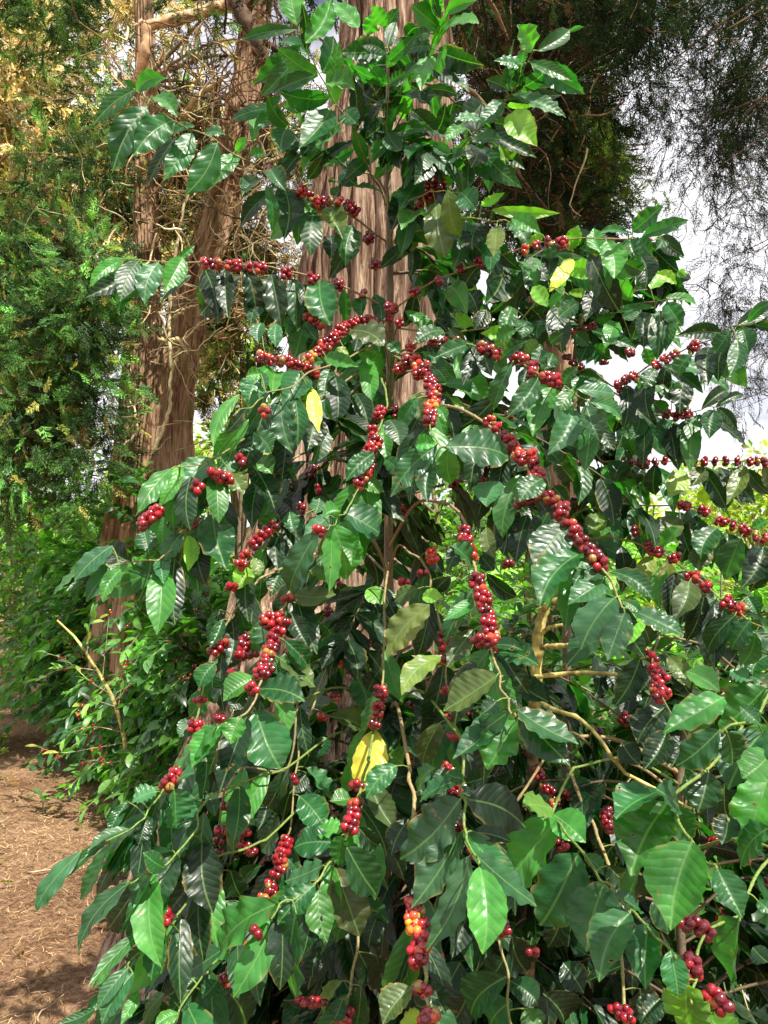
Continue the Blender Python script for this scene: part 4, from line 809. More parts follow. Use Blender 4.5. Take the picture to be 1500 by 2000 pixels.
br(1.6, 1.12, 0, '850,790 900,800 945,822 975,855 1000,885 1030,920 1055,960 1085,990 1115,1030 1140,1065 1165,1095 1190,1130 1205,1160 1216,1188',
 '6 862 265 718 362 92 g;6 902 335 770 538 132 g;6 942 392 872 582 98 g;6 1012 392 932 538 96 B;6 965 382 1172 482 84 g;6 888 232 1048 342 74 n;6 862 225 780 272 60 g;6 770 162 608 372 118 n;6 722 50 590 242 130 n;6 692 22 560 132 98 d;6 468 0 465 168 94 d;6 560 10 515 200 80 d;6 930 345 1000 392 50 n;6 800 230 740 290 50 n;4 600 740 500 850 80 d;4 660 780 740 880 70 d;4 620 870 530 960 80 n;4 700 820 640 760 60 n;4 490 740 400 820 80 g;6 400 60 430 180 60 y;4 660 900 720 980 80 d;4 560 960 480 1000 60 n;4 530 700 470 760 60 b;4 440 880 400 980 90 g;4 500 930 560 1000 70 d;6 400 240 520 330 70 d',
 '4 412 645 24;4 465 705 24;4 488 715 28;4 505 745 28;4 525 775 26 o;4 545 795 28;4 575 775 12 o;4 598 848 30;4 585 870 26;4 610 862 24;4 535 965 22 d;4 572 930 26 d;4 642 942 32;4 700 985 30;6 690 12 26;6 745 78 32;6 797 148 32;6 838 195 38', (.006, .003), TANT)
br(1.5, 1.06, 0, '880,985 900,1005 910,1035 925,1100 935,1150 950,1200 960,1250 967,1290 980,1340 995,1380 1008,1400',
 '6 442 548 608 602 82 n;6 412 540 318 655 62 b;6 442 640 232 778 108 o;6 480 642 522 762 62 d;6 520 652 642 742 92 d;6 490 782 338 922 78 n;6 520 812 402 1005 130 b;6 522 772 760 905 88 g;6 532 790 728 992 116 n;6 450 782 268 965 86 g;6 350 460 245 605 78 o;6 425 520 540 540 50 n;6 350 340 230 425 44 b;6 340 210 260 130 70 n;6 330 120 250 230 60 d;6 380 170 430 230 60 d;6 440 740 380 790 60 n;6 180 362 10 572 118 o;6 222 562 68 718 66 y;6 150 332 232 332 60 B;6 400 100 380 60 60 n',
 '6 312 68 23;6 320 112 34;6 335 168 35;6 362 266 34;6 388 342 38;6 410 435 38;6 426 505 38;6 370 500 10', (.0055, .0028), BROWN)
br(1.6, 1.4, 0, '800,1080 835,1110 845,1160 855,1210 868,1250 870,1290 872,1340 885,1400 890,1440',
 '6 230 600 240 680 60 d;6 190 760 130 820 70 d;6 220 820 150 990 70 o;6 260 770 140 870 60 d;6 130 300 40 350 60 o;6 260 450 220 540 60 d;6 100 870 130 960 50 n;6 170 150 230 240 60 d;6 260 250 200 310 60 d',
 '6 238 490 34;6 235 575 20;6 243 698 24;6 275 790 26;6 262 800 18;6 270 872 24;6 185 155 16 o;6 190 185 12 o;6 78 275 12;6 485 208 20 d;6 150 240 16 d', (.0045, .0025), TANT)
br(1.3, .98, 0, '900,1440 903,1480 905,1550 907,1600 915,1640 925,1670 937,1690',
 '8 298 122 60 358 144 g;8 300 252 108 548 124 g;8 336 342 164 718 108 g;8 375 385 385 728 140 b;8 325 122 552 232 120 d;8 342 250 482 332 98 d;8 360 342 598 540 100 g;8 300 48 138 132 72 g;8 350 250 500 290 60 d;8 310 40 240 20 50 n;8 320 60 420 30 60 d', '', (.0045, .0025), GREEN)
br(1.3, .95, 0, '800,1500 808,1560 812,1680 812,1750 818,1820 825,1900 832,1960 836,2030',
 '8 110 858 -5 1005 108 o;8 150 975 55 1015 60 y;8 120 860 210 900 80 d;8 50 -10 -70 120 80 n;8 100 200 30 340 80 d;8 130 100 200 0 70 g;8 170 830 240 960 80 d',
 '8 115 530 26;8 130 560 28;8 110 590 24 o;8 120 635 28 y;8 145 610 28;8 150 655 24;8 125 720 24;8 150 712 26;8 130 750 26;8 150 868 36;8 185 955 32;8 170 985 30;8 230 260 20 d;8 296 238 16;8 355 325 14', (.006, .004), TANT)
br(1.35, 1.1, 0, '720,1480 700,1550 692,1580 682,1620 670,1650 650,1685 610,1730 575,1755 550,1765 530,1795',
 '7 1232 455 1084 612 92 n;7 1262 380 1112 442 84 g;7 1245 470 1278 682 98 b;7 1310 390 1405 658 138 o;7 1355 310 1470 495 108 n;7 1335 260 1320 382 62 b;7 1300 292 1148 312 94 n;7 1242 232 1340 248 70 b;7 1158 565 1157 892 136 g;7 1078 590 912 897 106 b;7 1085 530 860 755 120 b;7 1412 160 1500 330 96 d;7 1450 70 1550 250 90 o;7 1400 230 1480 300 70 d;7 1370 120 1290 130 60 b',
 '7 1390 140 32;7 1380 160 24;7 1368 222 38;7 1395 70 18;7 1000 640 12 d', (.005, .0025), GREEN)
br(1.7, 1.3, 0, '745,1400 720,1440 700,1600 698,1820 690,1900 680,1950 672,2010',
 '7 1412 852 1390 995 60 n;7 1335 830 1262 965 54 o;7 1390 700 1440 830 70 d;7 1300 600 1260 720 60 g;7 1340 900 1300 990 60 n;7 1480 560 1440 700 80 d;7 1470 730 1500 870 80 d;7 1240 720 1220 820 60 d',
 '7 1345 965 34;7 1325 985 30;7 1362 945 24;7 1180 912 14;7 1255 915 12', (.006, .004), TANT)
br(1.6, 1.35, 0, '600,1300 580,1380 560,1500 470,1500 440,1540 430,1600 425,1690 440,1790 450,1870',
 '7 900 180 912 338 50 o;7 1090 190 1022 328 96 g;7 932 520 820 685 102 g;7 1042 150 1010 240 70 d;7 960 120 930 250 60 d;7 860 210 890 330 70 d;7 750 700 748 812 52 y;7 830 870 790 990 60 n;7 900 400 940 500 70 d;7 1020 380 960 440 50 n;7 930 640 900 760 60 d;7 800 790 720 880 60 n;7 980 680 960 780 60 b;7 800 930 760 1010 80 n;7 900 880 960 1010 110 d',
 '7 862 35 32;7 885 150 20 d;7 955 248 26;7 930 262 22 d;7 862 240 14;7 850 325 14 d;7 868 840 34;7 880 820 24;7 912 775 22;7 940 700 10;7 930 290 10;7 980 330 16 d;7 1150 45 20 d;7 1180 270 14')
# ---- lower left sprays
br(1.5, 1.12, 0, '560,1380 440,1430 375,1470 345,1510 325,1535 310,1560 285,1590 260,1615 215,1642 175,1660 135,1680',
 '7 320 325 142 560 62 g;7 422 285 258 432 42 n;7 430 300 314 515 62 g;7 530 235 440 418 72 g;7 572 200 540 302 62 d;7 510 238 340 330 32 g;7 502 130 424 272 48 n;7 545 130 480 242 50 d;7 615 92 515 135 58 g;7 680 82 688 235 98 g;7 620 110 590 200 50 n;7 820 40 800 95 60 g;7 700 40 760 20 60 n',
 '7 648 72 20;7 692 16 25;7 885 10 26;7 850 20 24', (.004, .0018), GREEN)
br(1.45, 1.08, 0, '560,1500 440,1540 395,1575 380,1625 350,1660 305,1700 275,1715 250,1722',
 '7 600 410 480 630 116 g;7 692 342 600 572 106 g;7 790 285 832 568 128 d;7 502 440 308 650 50 g;7 502 450 303 722 54 g;7 672 322 480 432 38 n;7 790 132 712 205 60 g;7 770 190 700 352 70 g;7 700 350 780 450 60 d;7 740 290 690 330 50 n;7 800 90 840 190 50 g;7 640 390 560 330 50 n', '', (.004, .0018), GREEN)
br(1.4, 1.05, 0, '520,1640 420,1680 370,1760 340,1800 310,1825 280,1845 240,1895 215,1925',
 '7 552 640 344 852 50 b;7 502 780 378 945 60 g;7 522 800 398 1005 84 g;7 640 672 590 832 76 n;7 562 700 490 832 62 n;7 692 580 642 692 62 g;7 372 940 228 1002 42 n;7 542 870 470 1005 40 b;7 460 840 360 860 40 b;7 580 640 540 560 62 g;7 430 880 340 960 40 n;7 700 640 660 700 40 n',
 '7 648 580 20;7 632 598 22;7 615 620 20;7 603 640 20 d;7 592 668 18 d', (.004, .0018), GREEN)
br(1.45, 1.1, 0, '560,1760 500,1800 420,1880 380,1930 350,1975 330,2020',
 '7 640 880 560 1010 50 n;7 740 870 660 960 60 n;7 820 900 740 1000 90 d;7 700 960 600 1020 50 b;7 850 830 790 900 60 n;7 740 820 640 900 50 d', '', (.004, .002), GREEN)
# ================================================================ second coffee tree: broad leaves, lower right
MAIN_N = len(BR_)
br(1.6, .86, 0, '1120,1500 1080,1580 1076,1590 1100,1620 1135,1660 1170,1710 1200,1740 1235,1780 1260,1805 1295,1840 1320,1870',
 '8 675 205 465 470 152 b;8 760 332 610 615 184 n;8 662 182 788 292 108 b;8 655 160 540 150 84 B;8 860 450 790 720 150 g;8 960 568 840 838 140 g;8 1032 612 1022 868 116 n;8 870 380 980 540 98 d;8 1000 400 960 530 80 g;8 1120 712 1150 895 96 n;8 780 340 860 420 60 n;8 900 500 1000 560 60 g', '', (.005, .003), GREEN)
br(1.4, .85, 0, '1450,1420 1400,1480 1330,1540 1310,1562 1325,1600 1352,1640 1380,1680 1400,1695',
 '8 1112 132 964 422 192 b;8 1085 90 905 200 110 n;8 1205 288 1120 635 214 b;8 1132 140 1196 282 88 n;8 1052 520 1110 650 80 n;8 1300 392 1400 588 112 n;8 1270 18 1225 175 120 n;8 1150 150 1060 80 90 n', '', (.005, .003), GREEN)
br(1.4, .9, 0, '1600,1700 1560,1640 1490,1690 1450,1760 1440,1790 1380,1820 1360,1900 1350,1960',
 '8 1390 592 1368 852 176 g;8 1508 15 1385 305 176 b;8 1508 232 1392 392 120 g;8 1180 830 1200 1030 124 B;8 1262 960 1350 1100 130 B;8 1340 180 1320 300 80 d;8 1460 520 1510 570 50 n;8 1440 700 1500 760 70 d;8 1330 60 1340 200 70 d',
 '8 1198 755 28;8 1205 795 28;8 1285 895 34;8 1318 925 26;8 1262 636 24 d;8 1180 602 16 d', (.005, .003), GREEN)
br(1.7, .98, 0, '1560,1300 1510,1340 1490,1380 1470,1400 1430,1420 1405,1430',
 '6 1330 722 1090 862 84 b;6 1328 728 1188 862 70 b;6 1492 688 1312 852 134 b;6 1312 852 1140 992 104 n;6 1480 860 1345 1085 140 g;6 1182 622 1312 702 82 b;6 1510 468 1440 562 92 b;6 1432 642 1502 702 70 n;6 1500 830 1440 960 90 b;6 1350 620 1430 660 60 g;6 1500 560 1440 640 70 n;6 1340 860 1360 990 90 n;6 1390 760 1470 830 60 n;6 1510 940 1400 1040 110 b', '', (.005, .003), GREEN)
br(1.7, 1.25, 0, '1290,1240 1275,1285 1285,1330 1290,1360 1330,1420',
 '6 1110 560 1195 690 70 o;6 1002 570 900 762 88 d;6 1100 762 992 905 98 d;6 1102 860 1012 1010 98 d;6 1060 600 1000 700 70 d;6 1150 620 1200 720 70 d;6 1040 520 1000 420 60 d;6 930 900 1000 990 80 d;6 1190 900 1120 1000 80 d;6 1230 440 1180 560 70 d',
 '6 1055 612 28;6 1068 636 26;6 1062 690 30;6 1095 708 30;6 1078 724 24;6 995 535 16;6 1050 570 15;6 1090 645 18')
br(1.8, 1.3, 0, '1080,1440 1110,1500 1145,1585 1175,1650 1195,1720 1210,1800 1215,1900 1218,2010', '8 960 620 900 720 90 d;8 900 300 850 380 70 d;8 700 760 780 880 100 d;8 850 640 820 760 80 d;8 1000 860 1040 980 90 d;8 1080 900 1000 1000 90 d',
 '8 870 170 22 d;8 870 218 22 d;8 885 235 20 d;8 680 298 18;8 700 312 18;8 560 -110 22;8 570 -60 22;8 600 15 24;8 630 78 22;8 590 -5 20;8 605 20 20;8 650 90 16', (.008, .005), TANT)
br(1.8, 1.3, 0, '1180,1480 1110,1430 1050,1500 985,1610 978,1700 970,1800 990,1900 1000,2010', '8 480 815 342 965 108 n;8 492 832 602 930 90 d;8 498 908 420 1010 90 n;8 560 940 600 1030 90 b;8 500 660 560 800 90 d;8 470 740 400 820 80 d;8 700 560 640 700 80 d;8 620 880 700 1000 100 d;8 300 760 240 900 100 d;8 330 880 260 1000 100 d',
 '8 440 478 24;8 448 500 18;8 462 612 22;8 470 640 22;8 935 940 20;8 955 975 20;8 900 940 16;8 580 720 16 d;8 210 740 14 d', (.006, .004), TANT)
RIGHT_N = len(BR_)
# ================================================================ third coffee tree, behind at the right
br(2.2, 1.9, 0, '1115,760 1125,720 1128,660 1150,600 1165,540 1200,500 1235,480',
 '4 740 232 812 202 52 n;4 860 302 902 342 52 n;4 820 352 892 402 82 n;4 742 302 802 352 60 n;4 840 202 1000 192 52 d;4 860 122 1012 132 62 d;4 930 242 1012 192 50 n;4 700 130 640 60 62 B;4 720 142 842 162 42 B;4 780 120 820 40 62 b;4 800 330 760 420 62 n;4 760 270 680 290 60 n;4 830 250 900 230 60 b;4 800 100 880 60 60 n;4 720 -20 760 -120 70 B;4 850 -10 820 -110 70 b;4 780 60 700 20 50 B;4 660 380 620 460 60 n',
 '4 742 295 20;4 815 275 20 d;4 860 415 18 d;4 765 440 20 d;4 715 395 18 d')
br(2.1, 1.5, 0, '1115,740 1150,720 1200,755 1230,735 1280,710 1320,690 1360,675 1395,660 1430,640 1475,628',
 '4 1380 272 1502 205 52 d;4 1372 292 1502 250 48 d;4 1400 282 1422 386 84 g;4 1352 292 1290 382 82 g;4 1322 302 1142 312 60 d;4 1382 330 1350 465 66 n;4 1292 362 1238 505 72 d;4 1202 382 1150 475 82 g;4 1102 422 1080 562 72 d;4 1172 482 1155 615 90 d;4 1330 382 1402 362 50 d;4 1060 440 1010 520 60 n;4 1000 470 1040 560 70 b;4 1240 390 1300 420 50 d;4 950 520 1060 660 84 b;4 1140 430 1200 500 60 d;4 1420 260 1520 180 50 n;4 1450 270 1560 290 50 d;4 880 600 960 680 66 B;4 940 640 1020 700 66 b;4 1010 560 960 640 70 n',
 '4 915 503 20;4 975 468 20;4 1025 510 19;4 1062 425 20;4 1138 385 20;4 1215 350 20;4 1205 362 14;4 965 562 20;4 960 375 22 d;4 920 515 12')
br(2.15, 1.75, 0, '1120,800 1180,760 1230,790 1290,810 1330,812 1365,800 1395,795',
 '4 1290 602 1270 715 66 d;4 1302 592 1382 692 52 d;4 1240 597 1342 528 62 d;4 1292 592 1408 545 36 d;4 1130 642 1078 755 82 n;4 1182 642 1165 755 58 d;4 1222 622 1210 702 62 d;4 1062 622 1020 745 72 d;4 1000 620 960 720 60 n;4 930 590 900 690 60 d;4 900 700 850 780 50 d;4 950 690 990 780 60 b;4 1100 610 1050 560 60 d;4 1150 620 1180 560 50 d',
 '4 1105 618 16 d;4 1140 625 14;4 1192 614 14')
br(2.15, 1.75, 0, '1140,640 1180,620 1230,600 1270,590 1300,585 1340,580',
 '4 1100 162 1218 195 52 b;4 1060 202 908 222 42 g;4 1102 182 1168 275 82 n;4 1062 252 1050 332 62 B;4 1112 242 1080 325 62 d;4 1002 232 970 325 62 d;4 960 332 1112 352 50 d;4 952 292 1032 312 50 n;4 1020 360 1040 430 60 b;4 880 180 830 240 60 d;4 920 160 980 80 60 d;4 1040 130 1100 60 60 B;4 1150 60 1180 80 40 B')
br(2.15, 1.85, 0, '1130,820 1170,895 1200,900 1250,902 1295,898 1340,900 1415,901 1465,902 1540,905',
 '4 1402 815 1338 972 64 y;4 1242 822 1200 902 58 o;4 1162 832 1110 945 66 y;4 1062 812 1060 935 72 d;4 1002 832 930 872 50 n;4 940 805 900 900 60 o;4 1240 900 1252 965 44 Y;4 1290 912 1332 1002 84 d;4 1370 890 1440 970 60 d;4 1160 890 1110 955 56 y;4 1480 820 1520 900 60 o;4 1010 820 980 900 50 d',
 '4 1485 806 22;4 1430 803 19;4 1335 802 18;4 1250 803 18;4 1182 802 18;4 1097 797 17;4 1020 812 25 d;4 1000 806 18;4 940 803 12 d;4 785 812 16;4 735 765 24;4 730 790 20;4 762 745 18;4 765 700 16', (.004, .0025), BROWN)
br(2.1, 1.7, 0, '1130,1000 1160,992 1200,988 1270,988 1335,988 1380,1003 1410,1020 1450,1035 1500,1055 1560,1080',
 '6 1302 62 1238 185 82 n;6 1392 102 1330 265 102 g;6 1482 132 1398 295 92 d;6 1510 162 1430 312 80 d;6 1152 22 1058 115 82 o;6 1052 22 1000 92 60 y;6 1232 2 1160 50 50 n;4 882 872 830 992 84 n;4 942 800 900 870 60 n;6 840 10 800 90 70 y;6 920 130 900 200 60 y;6 1200 100 1160 200 70 d;6 1440 60 1500 30 50 b;6 1260 130 1230 230 70 o',
 '6 1262 4 18;6 1310 35 18;6 1330 42 16;6 1402 65 20;6 1416 78 18;6 1488 105 22;4 1160 972 12;4 1188 980 16;4 1240 990 18;6 978 85 22 d;6 975 70 16 d', (.004, .0025), TANT)
br(2.0, 1.45, 0, '1110,1060 1140,1053 1190,1050 1235,1058 1280,1075 1320,1098 1360,1128 1395,1160 1435,1185 1465,1215 1510,1235',
 '6 1112 192 1100 315 84 p;6 1042 172 990 285 60 y;6 1192 272 1130 425 82 o;6 1252 322 1180 505 92 d;6 1372 402 1268 545 84 n;6 1432 422 1360 535 92 g;6 1452 472 1390 605 82 g;6 1300 340 1240 400 60 d;6 1420 330 1460 400 60 n;6 1080 130 1160 60 60 b;6 980 180 920 270 66 d;6 1480 450 1520 560 60 b',
 '6 1035 130 20;6 1048 150 24;6 1075 158 20;6 1125 180 16;6 1195 250 15;6 1220 254 12;6 1262 292 26;6 1252 285 20;6 1342 345 25;6 1330 358 20;6 1395 380 18;6 1140 175 9', (.005, .0025), TANT)
BACK_N = len(BR_)

def toworld(t, poly, d0, d1):
    pt = [tuple(map(float, q.split(','))) for q in poly.split()]
    if t: pt = [tile(t, *q) for q in pt]
    pt = np.array(pt); seg = np.r_[0, np.cumsum(np.linalg.norm(np.diff(pt, axis=0), axis=1))]; f = seg/seg[-1]
    dep = d0 + (d1-d0)*f**.8
    return pt, dep
def build_tree(name, label, loc, items, group, stems, seed, n_leaf=100, n_cl=100, autos=(), nofill=()):
    rng = np.random.default_rng(seed); root = thing(name, label, 'coffee tree', loc, group)
    for pts, r0, r1 in stems:
        w_ = spline(np.array(pts), 60); mb = MB(); rr = np.linspace(r0, r1, 60)*(1+.12*(rng.random(60) > .8)); tube(mb, w_, rr, 10, np.array((.17, .13, .085))*np.exp(rng.normal(0, .12, (60, 1)))); mb.build('trunk', M_TWIG, root)
    tocam_ = lambda p: unit(CAM-p); fillmb = MB()
    stemall = spline(np.array(stems[0][0]), 60)
    LV = []; CLU = []; midc = MB(); rest = MB(); nrest = 0; bobj = []
    for bi, (d0, d1, t, poly, lv, cl_, r, col) in enumerate(items):
        pt, dep = toworld(t, poly, d0, d1); w_ = np.array([P(x, y, d) for (x, y), d in zip(pt, dep)])
        k = 14*len(pt); ws = spline(w_, k); ws[2:-2] += spline(rng.normal(0, .0018, (max(4, k//7), 3)), k)[2:-2]; px = spline(pt, k); dp = np.interp(np.linspace(0, 1, k), np.linspace(0, 1, len(dep)), dep)
        mb = MB(); nodes = 1 + .28*(np.arange(k) % 8 == 0)
        g = np.linspace(0, 1, k)[:, None]; cc = np.array(col)*(1-g) + (np.array(col)*.55 + np.array(GREEN)*.45)*g
        tube(mb, ws, np.linspace(r[0], r[1], k)*nodes*.55, 7, cc)
        tg = np.gradient(ws, axis=0)
        dz = np.abs(stemall[:, 2] - (ws[0][2]-.08)); s_ = stemall[int((dz + .25*np.linalg.norm(stemall-ws[0], axis=1)).argmin())]; gp = np.linalg.norm(s_-ws[0])
        if gp > .03: tube(mb, spline([s_, (s_+ws[0])/2+[0, 0, .12*gp], ws[0]], 14), np.linspace(r[0]*.75, r[0]*.55, 14), 7, col)
        pet = mb
        if pt[:, 1].mean() < 300 and bi not in nofill:      # narrow upright young leaves near the top
            for kq in range(int(k*.1), k-2, 5):
                for sg in (-1, 1):
                    if rng.random() < .74: continue
                    tq = unit(tg[kq]); sq = unit(np.cross(tq, FWD)+[0, rng.normal(0, .6), 0]); L = rng.uniform(.08, .15)
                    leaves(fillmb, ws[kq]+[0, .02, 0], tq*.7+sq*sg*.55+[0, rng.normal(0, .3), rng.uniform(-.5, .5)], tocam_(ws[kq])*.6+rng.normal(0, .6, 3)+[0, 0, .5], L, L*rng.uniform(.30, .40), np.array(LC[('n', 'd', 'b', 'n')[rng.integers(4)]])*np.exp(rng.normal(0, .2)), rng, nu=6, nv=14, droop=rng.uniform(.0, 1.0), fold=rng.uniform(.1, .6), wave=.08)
        if bi not in nofill:         # further leaf pairs at the nodes, a little behind the others
            for kq in range(int(k*.12), k-3, 8):
                for sg in (-1, 1):
                    if rng.random() < (.8 if pt[:, 1].mean() < 420 else .72): continue
                    tq = unit(tg[kq]); sq = unit(np.cross(tq, [0, 0, 1.])+[0, .25, 0]); L = rng.uniform(.10, .14)*(.75 + .35*dp[kq]/1.9)
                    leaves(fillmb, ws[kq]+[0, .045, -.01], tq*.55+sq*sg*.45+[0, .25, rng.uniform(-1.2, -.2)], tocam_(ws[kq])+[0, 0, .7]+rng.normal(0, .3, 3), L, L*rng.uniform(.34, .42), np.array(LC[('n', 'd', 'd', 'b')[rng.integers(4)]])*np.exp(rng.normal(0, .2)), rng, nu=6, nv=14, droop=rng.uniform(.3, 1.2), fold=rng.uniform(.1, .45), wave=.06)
        for q in filter(None, lv.split(';')):
            a = q.split(); T = int(a[0]); bx_, by_, tx_, ty_, wd = map(float, a[1:6]); kind = a[6]
            b2 = np.array(tile(T, bx_, by_)); t2 = np.array(tile(T, tx_, ty_)); wd = wd/2
            dd = np.linalg.norm(px - b2, axis=1); i = int(dd.argmin()); D = dp[i]
            D += (rng.uniform(-.05, .05) if dd[i] < 30 else rng.uniform(0, .12)) + (.05 if kind == 'd' else 0)
            Lp = np.linalg.norm(t2-b2)*D/F; Lr = max(Lp*1.03, rng.uniform(.12, .155)); off = min(math.sqrt(max(Lr*Lr-Lp*Lp, 0)), .75*Lp)*rng.uniform(.5, 1)
            off *= -1 if rng.random() < .72 else .6
            B_ = P(b2[0], b2[1], D); T_ = P(t2[0], t2[1], D+off); ax = T_-B_; L = np.linalg.norm(ax)
            W = wd*D/F
            tocam = unit(CAM - (B_+T_)/2); up = {'g': 1.3, 'b': 1.0, 'd': .15, 'B': .6, 'o': .9}.get(kind, .6)
            up *= .4 if b2[1] < 900 else .8 if b2[1] < 1250 else 1
            nn = tocam*1.0 + np.array([0, 0, up]) + rng.normal(0, .16, 3)
            nn = nn - ax*(nn@ax)/(ax@ax); nn = unit(nn); cs = abs(nn@tocam); W = W/max(cs, .72)*(1.14 if b2[1] > 1250 else 1.0 if b2[1] > 800 else .86)
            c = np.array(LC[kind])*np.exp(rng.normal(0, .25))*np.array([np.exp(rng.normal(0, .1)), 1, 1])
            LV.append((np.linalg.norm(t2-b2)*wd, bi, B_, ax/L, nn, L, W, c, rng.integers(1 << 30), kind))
            if 2 < dd[i]: 
                if dd[i] < 45: tube(pet, spline([ws[i], (ws[i]+B_)/2+[0, 0, .002], B_ + ax*.02], 5), .0013, 4, np.array(GREEN))
        for q in filter(None, cl_.split(';')):
            a = q.split(); T = int(a[0]); x, y, rad = map(float, a[1:4]); kind = a[4] if len(a) > 4 else 'r'
            p2 = np.array(tile(T, x, y)); dd = np.linalg.norm(px-p2, axis=1); i = int(dd.argmin()); D = dp[i]-.004
            if q != cl_.split(';')[0]:            # a few cherries at the node between two bunches
                gap = np.linalg.norm(p2-lastc)
                if 14 < gap < 48 and rng.random() < .8:
                    m_ = (p2+lastc)/2; i_ = int(np.linalg.norm(px-m_, axis=1).argmin()); cluster(midc, P(m_[0], m_[1], dp[i_]-.002), tg[i_], .0085, rng, kind)
            lastc = p2
            CLU.append((rad, bi, P(p2[0], p2[1], D), tg[i], rad/2*D/F, kind, rng.integers(1 << 30)))
        bobj.append(mb.build('branch', M_TWIG, root))
    LV.sort(key=lambda q: -q[0]); CLU.sort(key=lambda q: -q[0])
    words = {'Y': 'bright yellow leaf', 'p': 'pale yellowish leaf', 'B': 'light green leaf with backlight in its colour', 'y': 'yellow green leaf'}
    for k, (_, bi, B_, ax, nn, L, W, c, s, kind) in enumerate(LV):
        r2 = np.random.default_rng(int(s)); mb = MB() if k < n_leaf else rest
        big = _ > 4000
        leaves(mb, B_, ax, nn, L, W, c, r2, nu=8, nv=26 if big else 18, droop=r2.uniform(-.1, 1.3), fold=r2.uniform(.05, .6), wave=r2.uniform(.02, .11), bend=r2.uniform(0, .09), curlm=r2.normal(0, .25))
        if k < n_leaf:
            o = mb.build('leaf', M_LEAF, bobj[bi])
            if kind in words: o['label'] = words[kind]
    restc = midc
    for k, (_, bi, p, d, rw, kind, s) in enumerate(CLU):
        r2 = np.random.default_rng(int(s)); mb = MB() if k < n_cl else restc
        cluster(mb, p, d, rw, r2, kind)
        if k < n_cl:
            o = mb.build('cherry_cluster', M_CHERRY, bobj[bi])
            if kind == 'y': o['label'] = 'unripe yellow cherries'
    # the inner growth of the tree: arching side branches with paired leaves, mostly hidden behind the traced ones
    am = MB(); used = False
    for (s0, s1, n, az0, az1, ln0, ln1, dark, size, pch) in autos:
        st = spline(np.array(stems[0][0]), 60)
        for _ in range(n):
            h = rng.uniform(s0, s1); i = int(np.abs(st[:, 2]-h).argmin()); s = st[i]; a = rng.uniform(az0, az1); l = rng.uniform(ln0, ln1); o = np.array([math.cos(a), math.sin(a), 0])
            pts = spline([s, s+o*l*.45+[0, 0, .10*l], s+o*l*.8+[0, 0, -.08*l], s+o*l+[0, 0, -.25*l]], 18); tube(am, pts, np.linspace(.004, .0015, 18), 5, (.11, .08, .045)); used = True
            tg = unit(np.gradient(pts, axis=0)); sd_ = unit(np.cross(tg, [0, 0, 1.]))
            for k in range(4, 18):
                if rng.random() < .3: continue
                for sg in (-1, 1):
                    L = size*rng.uniform(.7, 1.15)
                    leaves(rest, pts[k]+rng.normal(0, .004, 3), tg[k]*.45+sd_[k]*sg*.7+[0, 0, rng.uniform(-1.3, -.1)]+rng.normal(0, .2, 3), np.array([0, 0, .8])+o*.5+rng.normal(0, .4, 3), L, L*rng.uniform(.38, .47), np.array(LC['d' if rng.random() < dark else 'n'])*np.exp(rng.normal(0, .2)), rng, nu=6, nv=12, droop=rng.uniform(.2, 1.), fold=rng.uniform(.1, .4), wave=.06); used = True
                if rng.random() < pch: cluster(restc, pts[k], tg[k], rng.uniform(.012, .02), rng, rng.choice(['r', 'd']))
    if used: am.build('inner_branches', M_TWIG, root)['kind'] = 'stuff'
    if fillmb.n: o = fillmb.build('back_foliage', M_LEAF, root); o['kind'] = 'stuff'
    if rest.n: o = rest.build('foliage', M_LEAF, root); o['kind'] = 'stuff'
    if restc.n: o = restc.build('small_cherry_clusters', M_CHERRY, root); o['kind'] = 'stuff'
    return root

s0 = P(757, 90, 1.95); sm = P(762, 640, 1.95); sl = P(757, 1300, 1.95)
CT = np.array([sl[0], sl[1]+.02, 0.0])
build_tree('coffee_tree', 'tall coffee tree loaded with red cherries in front of the big cypress trunk', CT, BR_[:MAIN_N], 'coffee trees in the front row',
 [([[CT[0]-.01, CT[1], -.05], [sl[0], sl[1], sl[2]], sm, P(758, 300, 1.95), s0], .017, .0035)], 101,
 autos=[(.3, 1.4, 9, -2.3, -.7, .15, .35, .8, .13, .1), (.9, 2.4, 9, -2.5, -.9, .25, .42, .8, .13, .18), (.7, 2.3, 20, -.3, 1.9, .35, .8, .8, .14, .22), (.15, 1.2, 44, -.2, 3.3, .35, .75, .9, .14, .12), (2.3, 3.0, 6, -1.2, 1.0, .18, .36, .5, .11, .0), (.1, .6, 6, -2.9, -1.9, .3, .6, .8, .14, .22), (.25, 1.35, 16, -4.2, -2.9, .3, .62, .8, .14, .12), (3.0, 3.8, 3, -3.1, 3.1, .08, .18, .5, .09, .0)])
rb_ = P(1330, 1500, 1.75); RT = np.array([rb_[0], rb_[1], 0.])
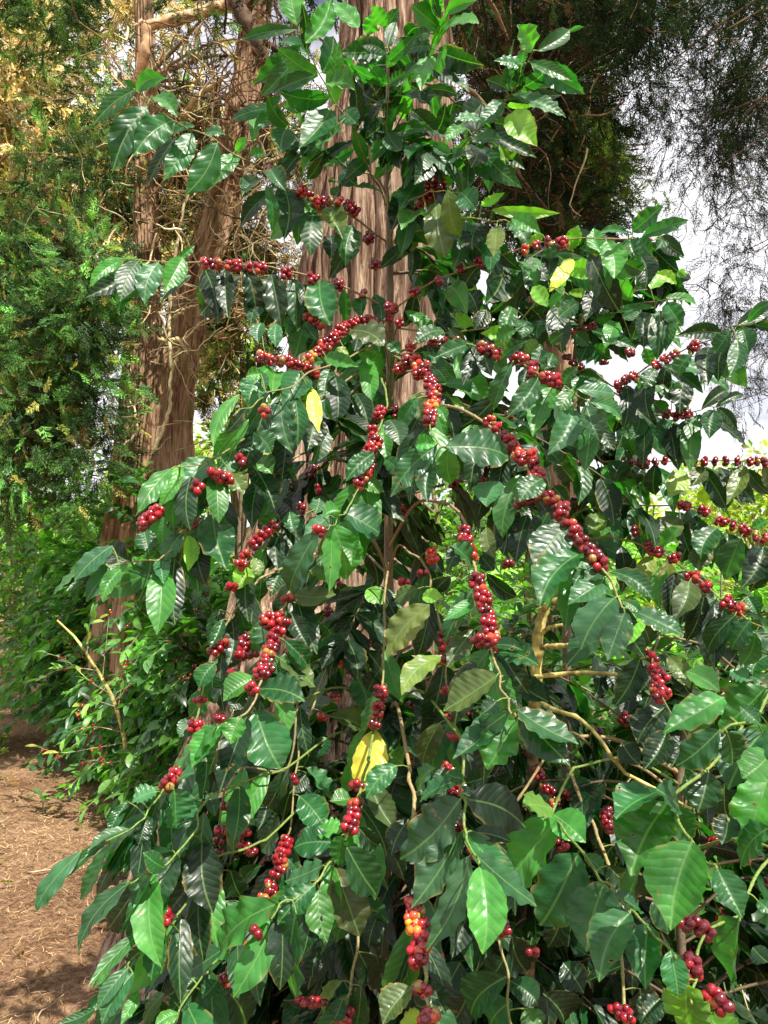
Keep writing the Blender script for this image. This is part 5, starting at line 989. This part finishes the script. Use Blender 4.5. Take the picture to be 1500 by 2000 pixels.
build_tree('coffee_tree', 'low coffee tree with large broad glossy leaves reaching in at the lower right corner', RT, BR_[MAIN_N:RIGHT_N], 'coffee trees in the front row',
 [([[RT[0], RT[1], -.05], rb_, P(1480, 1350, 1.75)], .012, .006)], 102, n_leaf=70, nofill=range(99), autos=[(.1, 1.2, 42, -.3, 3.5, .3, .7, .92, .14, .1)])
b3 = P(1120, 800, 2.3); BT = np.array([b3[0], b3[1], 0.])
build_tree('coffee_tree', 'slender coffee tree behind at the right whose long twigs cross the white sky', BT, BR_[RIGHT_N:], 'coffee trees in the front row',
 [([[BT[0]-.05, BT[1], -.05], P(1105, 1000, 2.3), b3, P(1128, 660, 2.25), P(1165, 520, 2.2), P(1235, 470, 2.1)], .014, .004)], 103, n_leaf=80,
 autos=[(1.7, 2.7, 14, -1.2, 2.6, .15, .35, .35, .13, .12), (2.0, 2.7, 8, 2.6, 4.0, .2, .4, .5, .13, .1), (.4, 1.4, 7, -3.1, 3.1, .3, .6, .8, .14, .1)])

# the pruned mossy yellow stump and its shoots
sb = P(1042, 1560, 1.75); ST = thing('pruned_coffee_stem', 'mossy yellow pruned coffee stem with sawn off side shoots between the red berry branches', 'stump', (sb[0], sb[1], 0))
lich(ST, [(1030, 2150, 1.75), (1036, 1700, 1.75), (1040, 1520, 1.75), (1043, 1400, 1.75)], .0135, .013, 'root_stock', 40, col=(.13, .10, .055))
lich(ST, [(1043, 1400, 1.75), (1047, 1315, 1.75), (1052, 1240, 1.75), (1063, 1187, 1.75)], .0135, .0125, 'stem', 24)
for q_, a_, b_ in (([(1060, 1192, 1.74), (1075, 1178, 1.71), (1110, 1163, 1.68)], .008, .006), ([(1056, 1265, 1.74), (1085, 1262, 1.70), (1120, 1260, 1.66)], .007, .005), ([(1045, 1322, 1.73), (1100, 1316, 1.70), (1150, 1314, 1.67), (1205, 1317, 1.62)], .006, .004),
                   ([(1047, 1325, 1.74), (1052, 1362, 1.71), (1068, 1380, 1.66), (1100, 1392, 1.6), (1130, 1402, 1.56), (1170, 1440, 1.5), (1215, 1505, 1.48), (1280, 1540, 1.48), (1350, 1580, 1.5)], .006, .0025), ([(1060, 1235, 1.74), (1075, 1225, 1.72), (1108, 1219, 1.70)], .005, .004)):
    lich(ST, q_, a_, b_, 'side_shoot', 18)

# bare stems of the coffee tree showing between its leaves
